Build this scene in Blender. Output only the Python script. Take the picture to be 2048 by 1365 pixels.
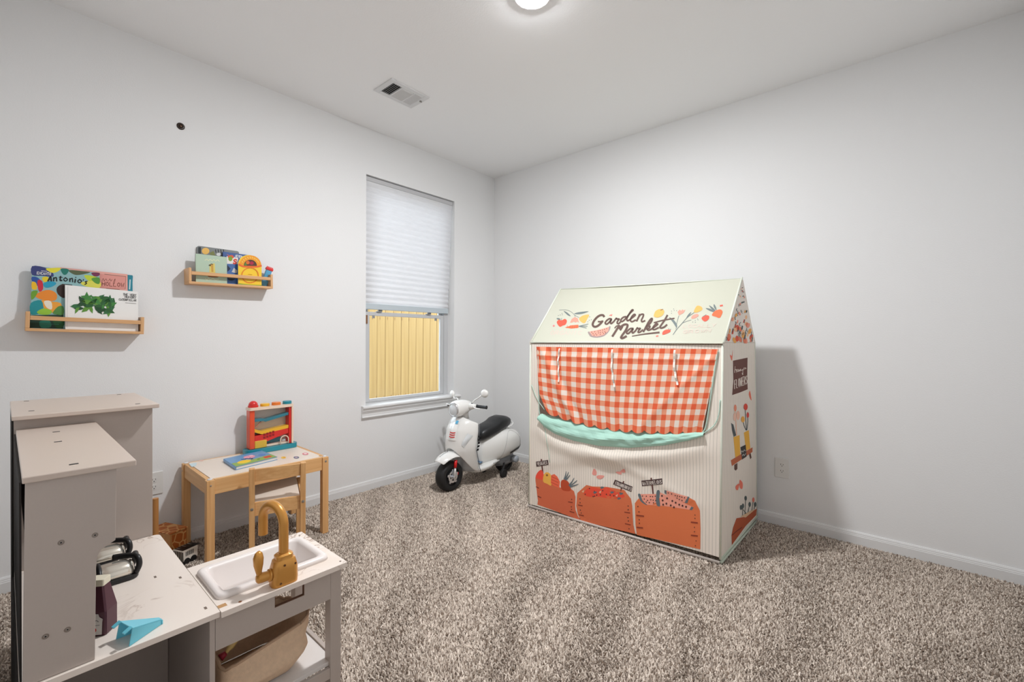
import bpy, bmesh, math, random
import numpy as np
from mathutils import Vector, Matrix
from mathutils.geometry import tessellate_polygon
random.seed(7); rng = np.random.default_rng(7)
for o in list(bpy.data.objects): bpy.data.objects.remove(o)
SC = bpy.context.scene; COL = SC.collection

# ------------------------------------------------------------------ camera
F_PX, CY = 888.65, 682.5
YAW, PITCH, ROLL = 2.2887, -0.0081, 0.0059
CAM = np.array([3.0374, -3.2014, 1.1677])
_f = np.array([math.cos(PITCH)*math.cos(YAW), math.cos(PITCH)*math.sin(YAW), math.sin(PITCH)])
_r = np.cross(_f, [0, 0, 1]); _r /= np.linalg.norm(_r); _u = np.cross(_r, _f)
CR = _r*math.cos(ROLL)+_u*math.sin(ROLL); CU = -_r*math.sin(ROLL)+_u*math.cos(ROLL)
cam = bpy.data.cameras.new('camera'); cam.sensor_width = 36; cam.lens = 36*F_PX/2048
cam.clip_start = .02; cam.clip_end = 60
co = bpy.data.objects.new('camera', cam); COL.objects.link(co)
co.matrix_world = Matrix(((CR[0], CU[0], -_f[0], CAM[0]), (CR[1], CU[1], -_f[1], CAM[1]), (CR[2], CU[2], -_f[2], CAM[2]), (0, 0, 0, 1)))
SC.camera = co
# ------------------------------------------------------------------ world, exposure
SKY_STRENGTH = 4.2
LAMP_STRENGTH = 945.0
SC.view_settings.view_transform = 'Standard'; SC.view_settings.look = 'None'
SC.view_settings.gamma = 1; SC.view_settings.use_curve_mapping = False
SC.view_settings.exposure = 0.0
w = bpy.data.worlds.new('sky'); SC.world = w; w.use_nodes = True
bg = w.node_tree.nodes['Background']; bg.inputs[0].default_value = (.82, .91, 1, 1); bg.inputs[1].default_value = SKY_STRENGTH

# ------------------------------------------------------------------ helpers
def lin(c):
    c = [v/255 for v in c]
    return tuple(v/12.92 if v <= .04045 else ((v+.055)/1.055)**2.4 for v in c)+(1,)
def ray(x, y): return (x-1024)/F_PX*CR-(y-CY)/F_PX*CU+_f
def on_plane(x, y, p, n):
    d = ray(x, y); p = np.asarray(p, float); n = np.asarray(n, float)
    return CAM+d*(np.dot(p-CAM, n)/np.dot(d, n))
def atX(v, x, y): return on_plane(x, y, (v, 0, 0), (1, 0, 0))
def atY(v, x, y): return on_plane(x, y, (0, v, 0), (0, 1, 0))
def atZ(v, x, y): return on_plane(x, y, (0, 0, v), (0, 0, 1))
MATS = {}
def mat(name, col, rough=.5, metal=0, noise=0, nscale=40, bump=0, bscale=120, coat=0, trans=0, spec=.5, stretch=None, sheen=0):
    if name in MATS: return MATS[name]
    m = bpy.data.materials.new(name); m.use_nodes = True; nt = m.node_tree; N = nt.nodes; L = nt.links
    b = N['Principled BSDF']; b.inputs['Base Color'].default_value = lin(col); b.inputs['Roughness'].default_value = rough
    b.inputs['Metallic'].default_value = metal; b.inputs['Specular IOR Level'].default_value = spec
    if coat: b.inputs['Coat Weight'].default_value = coat; b.inputs['Coat Roughness'].default_value = .08
    if sheen: b.inputs['Sheen Weight'].default_value = sheen
    if noise or bump:
        tc = N.new('ShaderNodeTexCoord'); mp = N.new('ShaderNodeMapping'); L.new(tc.outputs['Object'], mp.inputs[0])
        if stretch: mp.inputs['Scale'].default_value = stretch
    if noise:
        nz = N.new('ShaderNodeTexNoise'); nz.inputs['Scale'].default_value = nscale; nz.inputs['Detail'].default_value = 5
        L.new(mp.outputs[0], nz.inputs['Vector'])
        cr = N.new('ShaderNodeValToRGB'); c = lin(col)
        cr.color_ramp.elements[0].position = .3; cr.color_ramp.elements[1].position = .7
        cr.color_ramp.elements[0].color = tuple(v*(1-noise) for v in c[:3])+(1,)
        cr.color_ramp.elements[1].color = tuple(min(1, v*(1+noise)) for v in c[:3])+(1,)
        L.new(nz.outputs['Fac'], cr.inputs[0]); L.new(cr.outputs[0], b.inputs['Base Color'])
    if bump:
        n2 = N.new('ShaderNodeTexNoise'); n2.inputs['Scale'].default_value = bscale; n2.inputs['Detail'].default_value = 3
        L.new(mp.outputs[0], n2.inputs['Vector'])
        bp = N.new('ShaderNodeBump'); bp.inputs['Strength'].default_value = bump; bp.inputs['Distance'].default_value = .002
        L.new(n2.outputs['Fac'], bp.inputs['Height']); L.new(bp.outputs[0], b.inputs['Normal'])
    if trans:
        t = N.new('ShaderNodeBsdfTranslucent'); t.inputs[0].default_value = lin(col); mx = N.new('ShaderNodeMixShader')
        mx.inputs[0].default_value = trans; L.new(b.outputs[0], mx.inputs[1]); L.new(t.outputs[0], mx.inputs[2])
        L.new(mx.outputs[0], N['Material Output'].inputs[0])
    MATS[name] = m; return m
def wood(name, c1, c2, axis=2, scale=9, rough=.45, fine=22):
    """straight-grained wood, grain running along the given object axis"""
    if name in MATS: return MATS[name]
    m = mat(name, c1, rough); nt = m.node_tree; N = nt.nodes; L = nt.links; b = N['Principled BSDF']
    tc = N.new('ShaderNodeTexCoord'); mp = N.new('ShaderNodeMapping'); L.new(tc.outputs['Object'], mp.inputs[0])
    s = [fine*3]*3; s[axis] = scale*.25; mp.inputs['Scale'].default_value = s
    nz = N.new('ShaderNodeTexNoise'); nz.inputs['Scale'].default_value = 1; nz.inputs['Detail'].default_value = 6; nz.inputs['Distortion'].default_value = .35
    L.new(mp.outputs[0], nz.inputs['Vector'])
    cr = N.new('ShaderNodeValToRGB'); cr.color_ramp.elements[0].position = .32; cr.color_ramp.elements[1].position = .68
    cr.color_ramp.elements[0].color = lin(c2); cr.color_ramp.elements[1].color = lin(c1)
    L.new(nz.outputs['Fac'], cr.inputs[0]); L.new(cr.outputs[0], b.inputs['Base Color'])
    return m
def ink_mat():
    m = mat('printed_ink', (255, 255, 255), .7); nt = m.node_tree
    a = nt.nodes.new('ShaderNodeAttribute'); a.attribute_name = 'ink'
    nt.links.new(a.outputs['Color'], nt.nodes['Principled BSDF'].inputs['Base Color']); return m
INK = ink_mat()

class MB:
    def __init__(s): s.v = []; s.f = []; s.c = []; s.uv = {}
    def add(s, vs, fs, col=None):
        n = len(s.v); s.v += [tuple(map(float, p)) for p in vs]; s.f += [tuple(i+n for i in f) for f in fs]
        s.c += [col]*len(fs); return s
    def obox(s, c, ax, ay, az):
        """box about centre c with half-axis vectors"""
        c, ax, ay, az = map(lambda a: np.asarray(a, float), (c, ax, ay, az))
        vs = [c+i*ax+j*ay+k*az for i in (-1, 1) for j in (-1, 1) for k in (-1, 1)]
        return s.add(vs, [(0, 1, 3, 2), (4, 6, 7, 5), (0, 4, 5, 1), (2, 3, 7, 6), (0, 2, 6, 4), (1, 5, 7, 3)])
    def box(s, x0, x1, y0, y1, z0, z1):
        return s.obox(((x0+x1)/2, (y0+y1)/2, (z0+z1)/2), ((x1-x0)/2, 0, 0), (0, (y1-y0)/2, 0), (0, 0, (z1-z0)/2))
    def bar(s, a, b, w, d, up=(0, 0, 1)):
        a, b, up = map(lambda q: np.asarray(q, float), (a, b, up)); t = b-a; L = np.linalg.norm(t); t /= L
        r = np.cross(t, up); r /= np.linalg.norm(r); u = np.cross(r, t)
        return s.obox((a+b)/2, t*L/2, r*w/2, u*d/2)
    def loft(s, rings, cap=True, close=True):
        n = len(rings[0]); vs = [p for r in rings for p in r]; fs = []
        m = n if close else n-1
        for i in range(len(rings)-1):
            for j in range(m): fs.append((i*n+j, i*n+(j+1) % n, (i+1)*n+(j+1) % n, (i+1)*n+j))
        if cap and close: fs += [tuple(range(n-1, -1, -1)), tuple(range((len(rings)-1)*n, len(rings)*n))]
        return s.add(vs, fs)
    def tube(s, pts, r, n=10, cap=True):
        pts = [np.asarray(p, float) for p in pts]; R = r if hasattr(r, '__len__') else [r]*len(pts)
        rings = []; ref = None
        for i, p in enumerate(pts):
            t = pts[min(i+1, len(pts)-1)]-pts[max(i-1, 0)]; t /= np.linalg.norm(t)
            if ref is None: ref = np.cross(t, (0, 0, 1)) if abs(t[2]) < .9 else np.cross(t, (1, 0, 0))
            ref = ref-t*np.dot(ref, t); ref /= np.linalg.norm(ref); b = np.cross(t, ref)
            rings.append([p+R[i]*(math.cos(a)*ref+math.sin(a)*b) for a in np.linspace(0, 2*math.pi, n, endpoint=False)])
        return s.loft(rings, cap)
    def lathe(s, c, prof, n=24, axis=(0, 0, 1), cap=True):
        """prof: (radius, height along axis)"""
        c = np.asarray(c, float); ax = np.asarray(axis, float); ax /= np.linalg.norm(ax)
        e = np.cross(ax, (0, 0, 1)) if abs(ax[2]) < .9 else np.cross(ax, (1, 0, 0)); e /= np.linalg.norm(e); g = np.cross(ax, e)
        return s.loft([[c+ax*h+max(r, 1e-5)*(math.cos(a)*e+math.sin(a)*g) for a in np.linspace(0, 2*math.pi, n, endpoint=False)] for r, h in prof], cap)
    def grid(s, fn, nu, nv, uv=None):
        base = len(s.v); vs = [fn(i/nu, j/nv) for j in range(nv+1) for i in range(nu+1)]
        fs = [(j*(nu+1)+i, j*(nu+1)+i+1, (j+1)*(nu+1)+i+1, (j+1)*(nu+1)+i) for j in range(nv) for i in range(nu)]
        s.add(vs, fs)
        if uv:
            for j in range(nv+1):
                for i in range(nu+1): s.uv[base+j*(nu+1)+i] = uv(i/nu, j/nv)
        return s
    def prism(s, poly, off):
        """extrude a planar 3D polygon by vector off"""
        n = len(poly); off = np.asarray(off, float); a = [np.asarray(p, float) for p in poly]; b = [p+off for p in a]
        tri = tessellate_polygon([[Vector(p) for p in a]])
        fs = [tuple(t) for t in tri]+[tuple(i+n for i in reversed(t)) for t in tri]+[(i, (i+1) % n, n+(i+1) % n, n+i) for i in range(n)]
        return s.add(a+b, fs)
def root_loc(o):
    v = Vector((0, 0, 0))
    while o: v += o.location; o = o.parent
    return v
def build(name, mb, m, parent=None, loc=None, bevel=0, smooth=False, sub=0, seg=2, solid=0, auto=None, offset=-1):
    """one mesh object from world-space geometry; loc = its own origin when top-level"""
    me = bpy.data.meshes.new(name); L = Vector(loc) if loc is not None else Vector((0, 0, 0))
    base = root_loc(parent)+L
    me.from_pydata([(x-base.x, y-base.y, z-base.z) for x, y, z in mb.v], [], mb.f)
    if any(c is not None for c in mb.c):
        at = me.attributes.new('ink', 'FLOAT_COLOR', 'FACE')
        at.data.foreach_set('color', [v for c in mb.c for v in (lin(c) if c is not None else (1, 1, 1, 1))])
    if mb.uv:
        ul = me.uv_layers.new(name='uv')
        for lp in me.loops: ul.data[lp.index].uv = mb.uv.get(lp.vertex_index, (0, 0))
    bm = bmesh.new(); bm.from_mesh(me); bmesh.ops.recalc_face_normals(bm, faces=bm.faces[:]); bm.to_mesh(me); bm.free()
    me.materials.append(m); o = bpy.data.objects.new(name, me); COL.objects.link(o); o.location = L
    if parent: o.parent = parent
    if solid:
        md = o.modifiers.new('thickness', 'SOLIDIFY'); md.thickness = solid; md.offset = offset
    if bevel:
        md = o.modifiers.new('edge', 'BEVEL'); md.width = bevel; md.segments = seg; md.limit_method = 'ANGLE'; md.angle_limit = .6
    if sub:
        md = o.modifiers.new('smooth', 'SUBSURF'); md.levels = sub; md.render_levels = sub
    if smooth or sub:
        me.polygons.foreach_set('use_smooth', [True]*len(me.polygons))
        if auto:
            bm = bmesh.new(); bm.from_mesh(me)
            for e in bm.edges:
                if len(e.link_faces) == 2 and e.calc_face_angle(0) > auto: e.smooth = False
            bm.to_mesh(me); bm.free()
    return o
def tag(o, label, cat, group=None):
    o['label'] = label; o['category'] = cat
    if group: o['group'] = group
    return o
def struct(o, label=None, cat=None):
    o['kind'] = 'structure'
    if label: o['label'] = label
    if cat: o['category'] = cat
    return o
def thing(name, loc, label, cat, group=None):
    o = bpy.data.objects.new(name, None); COL.objects.link(o); o.location = loc; o.empty_display_size = .05
    return tag(o, label, cat, group)
def twin(o, parent, d=(0, 0, 0)):
    c = o.copy(); COL.objects.link(c); c.parent = parent; c.location = o.location+Vector(d); return c

# --- flat print: polygons and brush strokes drawn in photo pixels, laid on a surface
def spline(p, n=6):
    p = [np.asarray(q, float) for q in p]
    if len(p) < 3: return p
    q = [2*p[0]-p[1]]+p+[2*p[-1]-p[-2]]; out = []
    for i in range(1, len(q)-2):
        for t in np.linspace(0, 1, n, endpoint=False):
            a, b, c, d = q[i-1:i+3]
            out.append(.5*((2*b)+(c-a)*t+(2*a-5*b+4*c-d)*t*t+(3*b-a-3*c+d)*t**3))
    return out+[p[-1]]
class Print:
    def __init__(s, surf, ox=0, oy=0, sc=1.0): s.surf = surf; s.mb = MB(); s.o = (ox, oy, sc); s.layer = 0; s.fine = 0; s.lift = .0006; s.shapes = []; s.span = []
    def frame(s, ox, oy, sc): s.o = (ox, oy, sc); return s
    def P(s, p): return (s.o[0]+p[0]/s.o[2], s.o[1]+p[1]/s.o[2])
    def poly(s, pts, col, smooth=False, raw=False):
        if smooth:
            q = [np.asarray(p, float) for p in pts]; n = len(q); pts = []
            for i in range(n):
                a, b, c, d = q[i-1], q[i], q[(i+1) % n], q[(i+2) % n]
                for t in (0, .33, .66): pts.append(.5*((2*b)+(c-a)*t+(2*a-5*b+4*c-d)*t*t+(3*b-a-3*c+d)*t**3))
        q = [s.P(p) for p in pts]
        tri = tessellate_polygon([[Vector((p[0], p[1], 0)) for p in q]])
        s.emit(q, [tuple(t) for t in tri], col); return s
    def stroke(s, pts, w, col, taper=None, sm=True):
        """brush stroke of width w (zoom pixels)"""
        q = spline(pts) if sm else [np.asarray(p, float) for p in pts]; n = len(q); l = []; r = []
        for i, p in enumerate(q):
            t = q[min(i+1, n-1)]-q[max(i-1, 0)]; t = t/(np.linalg.norm(t)+1e-9); nn = np.array([-t[1], t[0]])
            k = i/(n-1); ww = w/2*(1 if not taper else taper[0]+(taper[1]-taper[0])*k)
            if i == 0: p = p-t*ww*.5
            if i == n-1: p = p+t*ww*.5
            l.append(p+nn*ww); r.append(p-nn*ww)
        s.emit([s.P(p) for p in l+r], [(i, i+1, n+i+1, n+i) for i in range(n-1)], col); return s
    def dots(s, pts, r, col, n=6):
        for p in pts: s.poly([(p[0]+r*math.cos(a), p[1]+r*1.15*math.sin(a)) for a in np.linspace(0, 2*math.pi, n, endpoint=False)], col)
        return s
    def ell(s, c, rx, ry, col, rot=0, n=16):
        ca, sa = math.cos(rot), math.sin(rot)
        return s.poly([(c[0]+rx*math.cos(a)*ca-ry*math.sin(a)*sa, c[1]+rx*math.cos(a)*sa+ry*math.sin(a)*ca) for a in np.linspace(0, 2*math.pi, n, endpoint=False)], col)
    def text(s, t, a, b, h, w, col, up=None):
        """hand-drawn capitals along a->b, height h towards up"""
        a = np.asarray(a, float); b = np.asarray(b, float); t = t.upper(); L = b-a
        up = np.asarray(up if up is not None else (L[1], -L[0]), float); up = up/np.linalg.norm(up)*h
        step = L/len(t)
        for i, ch in enumerate(t):
            for st in FONT.get(ch, []): s.stroke([a+step*(i+.1+.75*x)+up*y for x, y in st], w, col, sm=False)
        return s
    def done(s, name, parent, split=False):
        if not split: return build(name, s.mb, INK, parent)
        # one object for each separate motif: polygons whose outlines touch belong together
        B = [(min(p[0] for p in q), max(p[0] for p in q), min(p[1] for p in q), max(p[1] for p in q)) for q in s.shapes]; n = len(B); g = list(range(n))
        def find(i):
            while g[i] != i: i = g[i]
            return i
        for i in range(n):
            for j in range(i):
                a, b = B[i], B[j]
                if a[0] < b[1] and b[0] < a[1] and a[2] < b[3] and b[2] < a[3]: g[find(i)] = find(j)
        big = [i for i in range(n) if max(max(B[k][1]-B[k][0], B[k][3]-B[k][2]) for k in range(n) if find(k) == find(i)) > split]
        cen = lambda i: np.array((B[i][0]+B[i][1], B[i][2]+B[i][3]))/2
        if not big: return build(name, s.mb, INK, parent)
        own = {i: find(i) if i in set(big) else find(min(big, key=lambda k: np.linalg.norm(cen(k)-cen(i)))) for i in range(n)}
        o = None
        for c in sorted(set(own.values())):
            m = MB()
            for i in range(n):
                if own[i] == c:
                    v0, v1, f0, f1 = s.span[i]; m.add(s.mb.v[v0:v1], [tuple(k-v0 for k in f) for f in s.mb.f[f0:f1]]); m.c[-(f1-f0):] = s.mb.c[f0:f1]
            o = build(name, m, INK, parent)
        return o
    def emit(s, pts, fs, col):
        """pts: photo pixels; cut triangles finer where the cloth is curved"""
        v0, f0 = len(s.mb.v), len(s.mb.f); s.layer += 1; e = s.lift+.00004*min(s.layer, 40)
        fs = [t for f in fs for t in ([f] if len(f) == 3 else [(f[0], f[1], f[2]), (f[0], f[2], f[3])])]
        if s.fine:
            pts = list(pts); mid = {}
            def md(a, b):
                k = (min(a, b), max(a, b))
                if k not in mid: mid[k] = len(pts); pts.append(((pts[a][0]+pts[b][0])/2, (pts[a][1]+pts[b][1])/2))
                return mid[k]
            for _ in range(6):
                out = []; ch = False
                for (a, b, c) in fs:
                    d = lambda i, j: math.hypot(pts[i][0]-pts[j][0], pts[i][1]-pts[j][1])
                    E_ = [(d(a, b), a, b, c), (d(b, c), b, c, a), (d(c, a), c, a, b)]; l, i, j, k = max(E_)
                    if l > s.fine: q = md(i, j); out += [(i, q, k), (q, j, k)]; ch = True
                    else: out.append((a, b, c))
                fs = out
                if not ch: break
        s.mb.add([s.surf(x, y, e) for x, y in pts], fs, col); s.shapes.append(pts); s.span.append((v0, len(s.mb.v), f0, len(s.mb.f)))
FONT = {'A': [[(0, 0), (.5, 1), (1, 0)], [(.2, .4), (.8, .4)]], 'B': [[(0, 0), (0, 1), (.7, .95), (.8, .75), (.6, .55), (0, .5)], [(.6, .55), (1, .3), (.7, 0), (0, 0)]],
 'C': [[(1, .85), (.6, 1), (.1, .75), (.05, .3), (.5, 0), (1, .15)]], 'D': [[(0, 0), (0, 1), (.6, .9), (1, .5), (.6, .08), (0, 0)]],
 'E': [[(1, 1), (0, 1), (0, 0), (1, 0)], [(0, .52), (.75, .52)]], 'F': [[(1, 1), (0, 1), (0, 0)], [(0, .52), (.75, .52)]],
 'G': [[(1, .85), (.6, 1), (.1, .75), (.05, .3), (.5, 0), (1, .15), (1, .45), (.6, .45)]], 'H': [[(0, 0), (0, 1)], [(1, 0), (1, 1)], [(0, .5), (1, .5)]],
 'I': [[(.5, 0), (.5, 1)]], 'J': [[(.8, 1), (.8, .2), (.5, 0), (.1, .15)]], 'K': [[(0, 0), (0, 1)], [(1, 1), (0, .45), (1, 0)]], 'L': [[(0, 1), (0, 0), (.9, 0)]],
 'M': [[(0, 0), (.1, 1), (.5, .3), (.9, 1), (1, 0)]], 'N': [[(0, 0), (0, 1), (1, 0), (1, 1)]],
 'O': [[(.5, 1), (.1, .75), (.1, .25), (.5, 0), (.9, .25), (.9, .75), (.5, 1)]], 'P': [[(0, 0), (0, 1), (.8, .95), (.9, .7), (.7, .5), (0, .45)]],
 'R': [[(0, 0), (0, 1), (.8, .95), (.9, .7), (.7, .52), (0, .45)], [(.4, .48), (1, 0)]], 'S': [[(.95, .85), (.5, 1), (.1, .8), (.3, .55), (.8, .4), (.85, .15), (.4, 0), (.05, .15)]],
 'T': [[(.5, 0), (.5, 1)], [(0, 1), (1, 1)]], 'U': [[(0, 1), (.05, .2), (.5, 0), (.95, .2), (1, 1)]], 'V': [[(0, 1), (.5, 0), (1, 1)]],
 'W': [[(0, 1), (.25, 0), (.5, .7), (.75, 0), (1, 1)]], 'Y': [[(0, 1), (.5, .5), (1, 1)], [(.5, .5), (.5, 0)]], "'": [[(.4, 1), (.3, .75)]], 'X': [[(0, 0), (1, 1)], [(0, 1), (1, 0)]]}

# ------------------------------------------------------------------ materials shared
M_WALL = mat('wall_paint', (238, 238, 238), .85, bump=.25, bscale=160, spec=.2)
M_CEIL = mat('ceiling_paint', (250, 250, 250), .9, bump=.2, bscale=140, spec=.2)
M_TRIM = mat('white_trim_paint', (232, 232, 232), .35)
M_VINYL = mat('white_vinyl', (205, 206, 208), .4)
M_WPLAS = mat('white_plastic', (232, 231, 228), .35)
M_DARK = mat('dark_slot', (28, 26, 25), .6)
M_STEEL = mat('steel_screw', (175, 172, 168), .3, metal=1)
M_PINE = wood('pine_wood', (234, 186, 128), (216, 162, 104), axis=2)
M_PINE_Y = wood('pine_wood_long', (234, 188, 130), (218, 164, 106), axis=1)
M_PINE_X = wood('pine_wood_cross', (234, 186, 128), (214, 162, 104), axis=0)
M_BLACK = mat('black_plastic', (22, 22, 24), .4)

# ------------------------------------------------------------------ room shell
RX, RY, H = 3.52, -3.36, 2.74
WY0, WY1, WZ0, WZ1 = -1.4018, -.521, .60, 2.392     # window opening in wall_left
T = .14
struct(build('floor', MB().box(-.02, RX, RY, .02, -.10, -.004), mat('carpet_backing', (120, 106, 96), .95)), 'beige cut pile carpet covering the bedroom floor', 'floor')
FLOOR = bpy.data.objects['floor']
struct(build('ceiling', MB().box(-T, RX+.1, RY-.1, T, H, H+.1), M_CEIL), 'plain white ceiling', 'ceiling')
m = MB(); m.box(-T, 0, RY-.1, WY0, -.1, H); m.box(-T, 0, WY1, T, -.1, H); m.box(-T, 0, WY0, WY1, -.1, WZ0); m.box(-T, 0, WY0, WY1, WZ1, H)
struct(build('wall_left', m, M_WALL), 'pale grey painted wall with the window', 'wall')
struct(build('wall_right', MB().box(0, RX, 0, T, -.1, H), M_WALL), 'pale grey painted wall behind the play tent', 'wall')
struct(build('wall_back', MB().box(-T, RX, RY-.1, RY, -.1, H), M_WALL), 'pale grey painted wall behind the camera', 'wall')
struct(build('wall_side', MB().box(RX, RX+.1, RY-.1, T, -.1, H), M_WALL), 'pale grey painted wall opposite the window', 'wall')
PROF = [(0, 0), (.013, 0), (.013, .050), (.011, .053), (.0115, .056), (.009, .062), (.0095, .065), (.006, .0725), (0, .0735)]
def base_board(name, a, b, nrm):
    a = np.array(a, float); b = np.array(b, float); nrm = np.array(nrm, float)
    rings = [[p+nrm*d+np.array((0, 0, z-.002)) for d, z in PROF] for p in (a, b)]
    return struct(build(name, MB().loft(rings), M_TRIM), 'white moulded baseboard', 'baseboard')
base_board('baseboard_left', (0, RY, 0), (0, -.013, 0), (1, 0, 0))
base_board('baseboard_right', (0, 0, 0), (RX, 0, 0), (0, -1, 0))
base_board('baseboard_back', (0.013, RY, 0), (RX-.013, RY, 0), (0, 1, 0))
base_board('baseboard_side', (RX, RY, 0), (RX, -.013, 0), (-1, 0, 0))

# carpet pile: one tuft per 7-8 mm, leaning the way the vacuum cleaner left it
def carpet():
    sp = .0076; nx = int(RX/sp); ny = int(-RY/sp)
    gx, gy = np.meshgrid(np.arange(nx)*sp+.016, -np.arange(ny)*sp-.016); gx = gx.ravel(); gy = gy.ravel(); n = len(gx)
    gx = gx+rng.normal(0, .0021, n); gy = gy+rng.normal(0, .0021, n)
    th = np.arctan2(gy+3.25, gx-2.75); rr = np.hypot(gy+3.25, gx-2.75)
    def wob(f1, f2, ph): return np.sin(gx*f1+ph)*np.sin(gy*f2+ph*1.7)
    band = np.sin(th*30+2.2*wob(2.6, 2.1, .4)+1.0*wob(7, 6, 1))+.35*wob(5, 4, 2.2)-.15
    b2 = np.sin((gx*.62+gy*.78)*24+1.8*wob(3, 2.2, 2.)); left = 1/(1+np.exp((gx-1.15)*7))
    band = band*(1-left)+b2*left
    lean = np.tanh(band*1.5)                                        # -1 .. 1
    ax = -(gx-2.9); ay = -(gy+3.3); l = np.hypot(ax, ay)+1e-6; ax /= l; ay /= l
    hgt = rng.uniform(.0065, .0115, n); k = .0021
    tx = gx+lean*k*ax+rng.normal(0, .0028, n); ty = gy+lean*k*ay+rng.normal(0, .0028, n)
    tx = np.clip(tx, .006, RX-.006); ty = np.clip(ty, RY+.006, -.006)
    a0 = rng.uniform(0, 2.1, n); rb = rng.uniform(.0040, .0056, n)
    V = np.zeros((n, 6, 3)); z0 = -.005
    for j in range(3):
        a = a0+j*2.0944
        V[:, j] = np.stack([gx+rb*np.cos(a), gy+rb*np.sin(a), np.full(n, z0)], 1)
        V[:, 3+j] = np.stack([tx+rb*.52*np.cos(a+.5), ty+rb*.52*np.sin(a+.5), z0+hgt+.0012*j*rng.uniform(-1, 1, n)], 1)
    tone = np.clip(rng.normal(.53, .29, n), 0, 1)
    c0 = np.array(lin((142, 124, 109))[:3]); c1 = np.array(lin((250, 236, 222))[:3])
    colr = c0+(c1-c0)*tone[:, None]; colr *= (1-.05*lean)[:, None]  # tint by lean paints the shading of the brushed pile into the colour
    tri = np.array([(0, 1, 4), (0, 4, 3), (1, 2, 5), (1, 5, 4), (2, 0, 3), (2, 3, 5), (3, 4, 5)])
    Fi = (np.arange(n)[:, None, None]*6+tri[None]).reshape(-1)
    me = bpy.data.meshes.new('carpet_pile'); nf = n*7
    me.vertices.add(n*6); me.vertices.foreach_set('co', V.reshape(-1).astype(np.float32))
    me.loops.add(nf*3); me.loops.foreach_set('vertex_index', Fi.astype(np.int32))
    me.polygons.add(nf); me.polygons.foreach_set('loop_start', np.arange(0, nf*3, 3, dtype=np.int32))
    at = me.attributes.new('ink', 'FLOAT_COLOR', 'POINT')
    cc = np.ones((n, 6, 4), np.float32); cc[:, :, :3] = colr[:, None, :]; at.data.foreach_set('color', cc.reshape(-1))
    me.update(calc_edges=True); me.validate()
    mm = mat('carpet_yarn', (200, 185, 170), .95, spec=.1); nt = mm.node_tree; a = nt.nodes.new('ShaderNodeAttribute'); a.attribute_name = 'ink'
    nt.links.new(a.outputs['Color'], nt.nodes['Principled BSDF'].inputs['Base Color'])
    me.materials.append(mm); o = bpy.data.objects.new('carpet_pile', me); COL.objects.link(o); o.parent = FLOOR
    o['kind'] = 'stuff'; o['label'] = 'beige and taupe carpet tufts with vacuum tracks'
carpet()

# ------------------------------------------------------------------ window, blind, outside
def window():
    r = struct(thing('window_1', (0, (WY0+WY1)/2, WZ0), 'white single-hung window above a moulded sill', 'window'))
    m = MB(); d0, d1 = -.135, -.085                                  # outer vinyl frame
    m.box(d0, d1, WY0, WY0+.045, WZ0, WZ1); m.box(d0, d1, WY1-.045, WY1, WZ0, WZ1)
    m.box(d0, d1, WY0+.045, WY1-.045, WZ1-.045, WZ1); m.box(d0, d1, WY0+.045, WY1-.045, WZ0, WZ0+.052)
    build('window_frame', m, M_VINYL, r, bevel=.002)
    def sash(z0, z1, dx0, dx1, name):
        y0, y1 = WY0+.047, WY1-.047; s = .038; m = MB()
        m.box(dx0, dx1, y0, y0+s, z0, z1); m.box(dx0, dx1, y1-s, y1, z0, z1)
        m.box(dx0, dx1, y0+s, y1-s, z0, z0+.024); m.box(dx0, dx1, y0+s, y1-s, z1-.03, z1)
        o = build(name, m, M_VINYL, r, bevel=.002); xm = (dx0+dx1)/2
        build('pane', MB().box(xm-.002, xm+.002, y0+s-.004, y1-s+.004, z0+.02, z1-.026), glass(), o); return o
    lo = sash(WZ0+.054, 1.362, -.110, -.088, 'lower_sash'); sash(1.335, WZ1-.047, -.134, -.113, 'upper_sash')
    for y in (-1.235, -.745):
        m = MB(); m.box(-.100, -.075, y-.022, y+.022, 1.362, 1.370); m.box(-.096, -.080, y-.006, y+.028, 1.370, 1.380); build('sash_latch', m, mat('latch_grey', (150, 150, 150), .4), r, bevel=.002)
    for y in (-1.285, -.665): build('vent_stop', MB().box(-.088, -.080, y-.011, y+.011, 1.312, 1.335), mat('latch_grey', (150, 150, 150), .4), r, bevel=.002)
    build('jamb_tag', MB().box(-.086, -.081, -1.356, -1.338, 1.268, 1.335), mat('brown_tag', (134, 92, 60), .7), r)
    # stool (sill board) and apron moulding
    pr = [(-.083, .606), (-.083, .644), (.026, .644), (.034, .640), (.036, .632), (.033, .624), (.026, .622), (.024, .606)]
    build('window_sill', MB().loft([[(x, y, z) for x, z in pr] for y in (WY0-.036, WY1+.058)]), M_TRIM, r)
    m = MB(); pa = [(0, .606), (.024, .606), (.020, .598), (.014, .585), (.014, .566), (.019, .560), (.017, .553), (0, .553)]
    m.loft([[(x, y, z) for x, z in pa] for y in (WY0-.036, WY1+.05)]); build('sill_apron', m, M_TRIM, r)
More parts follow.
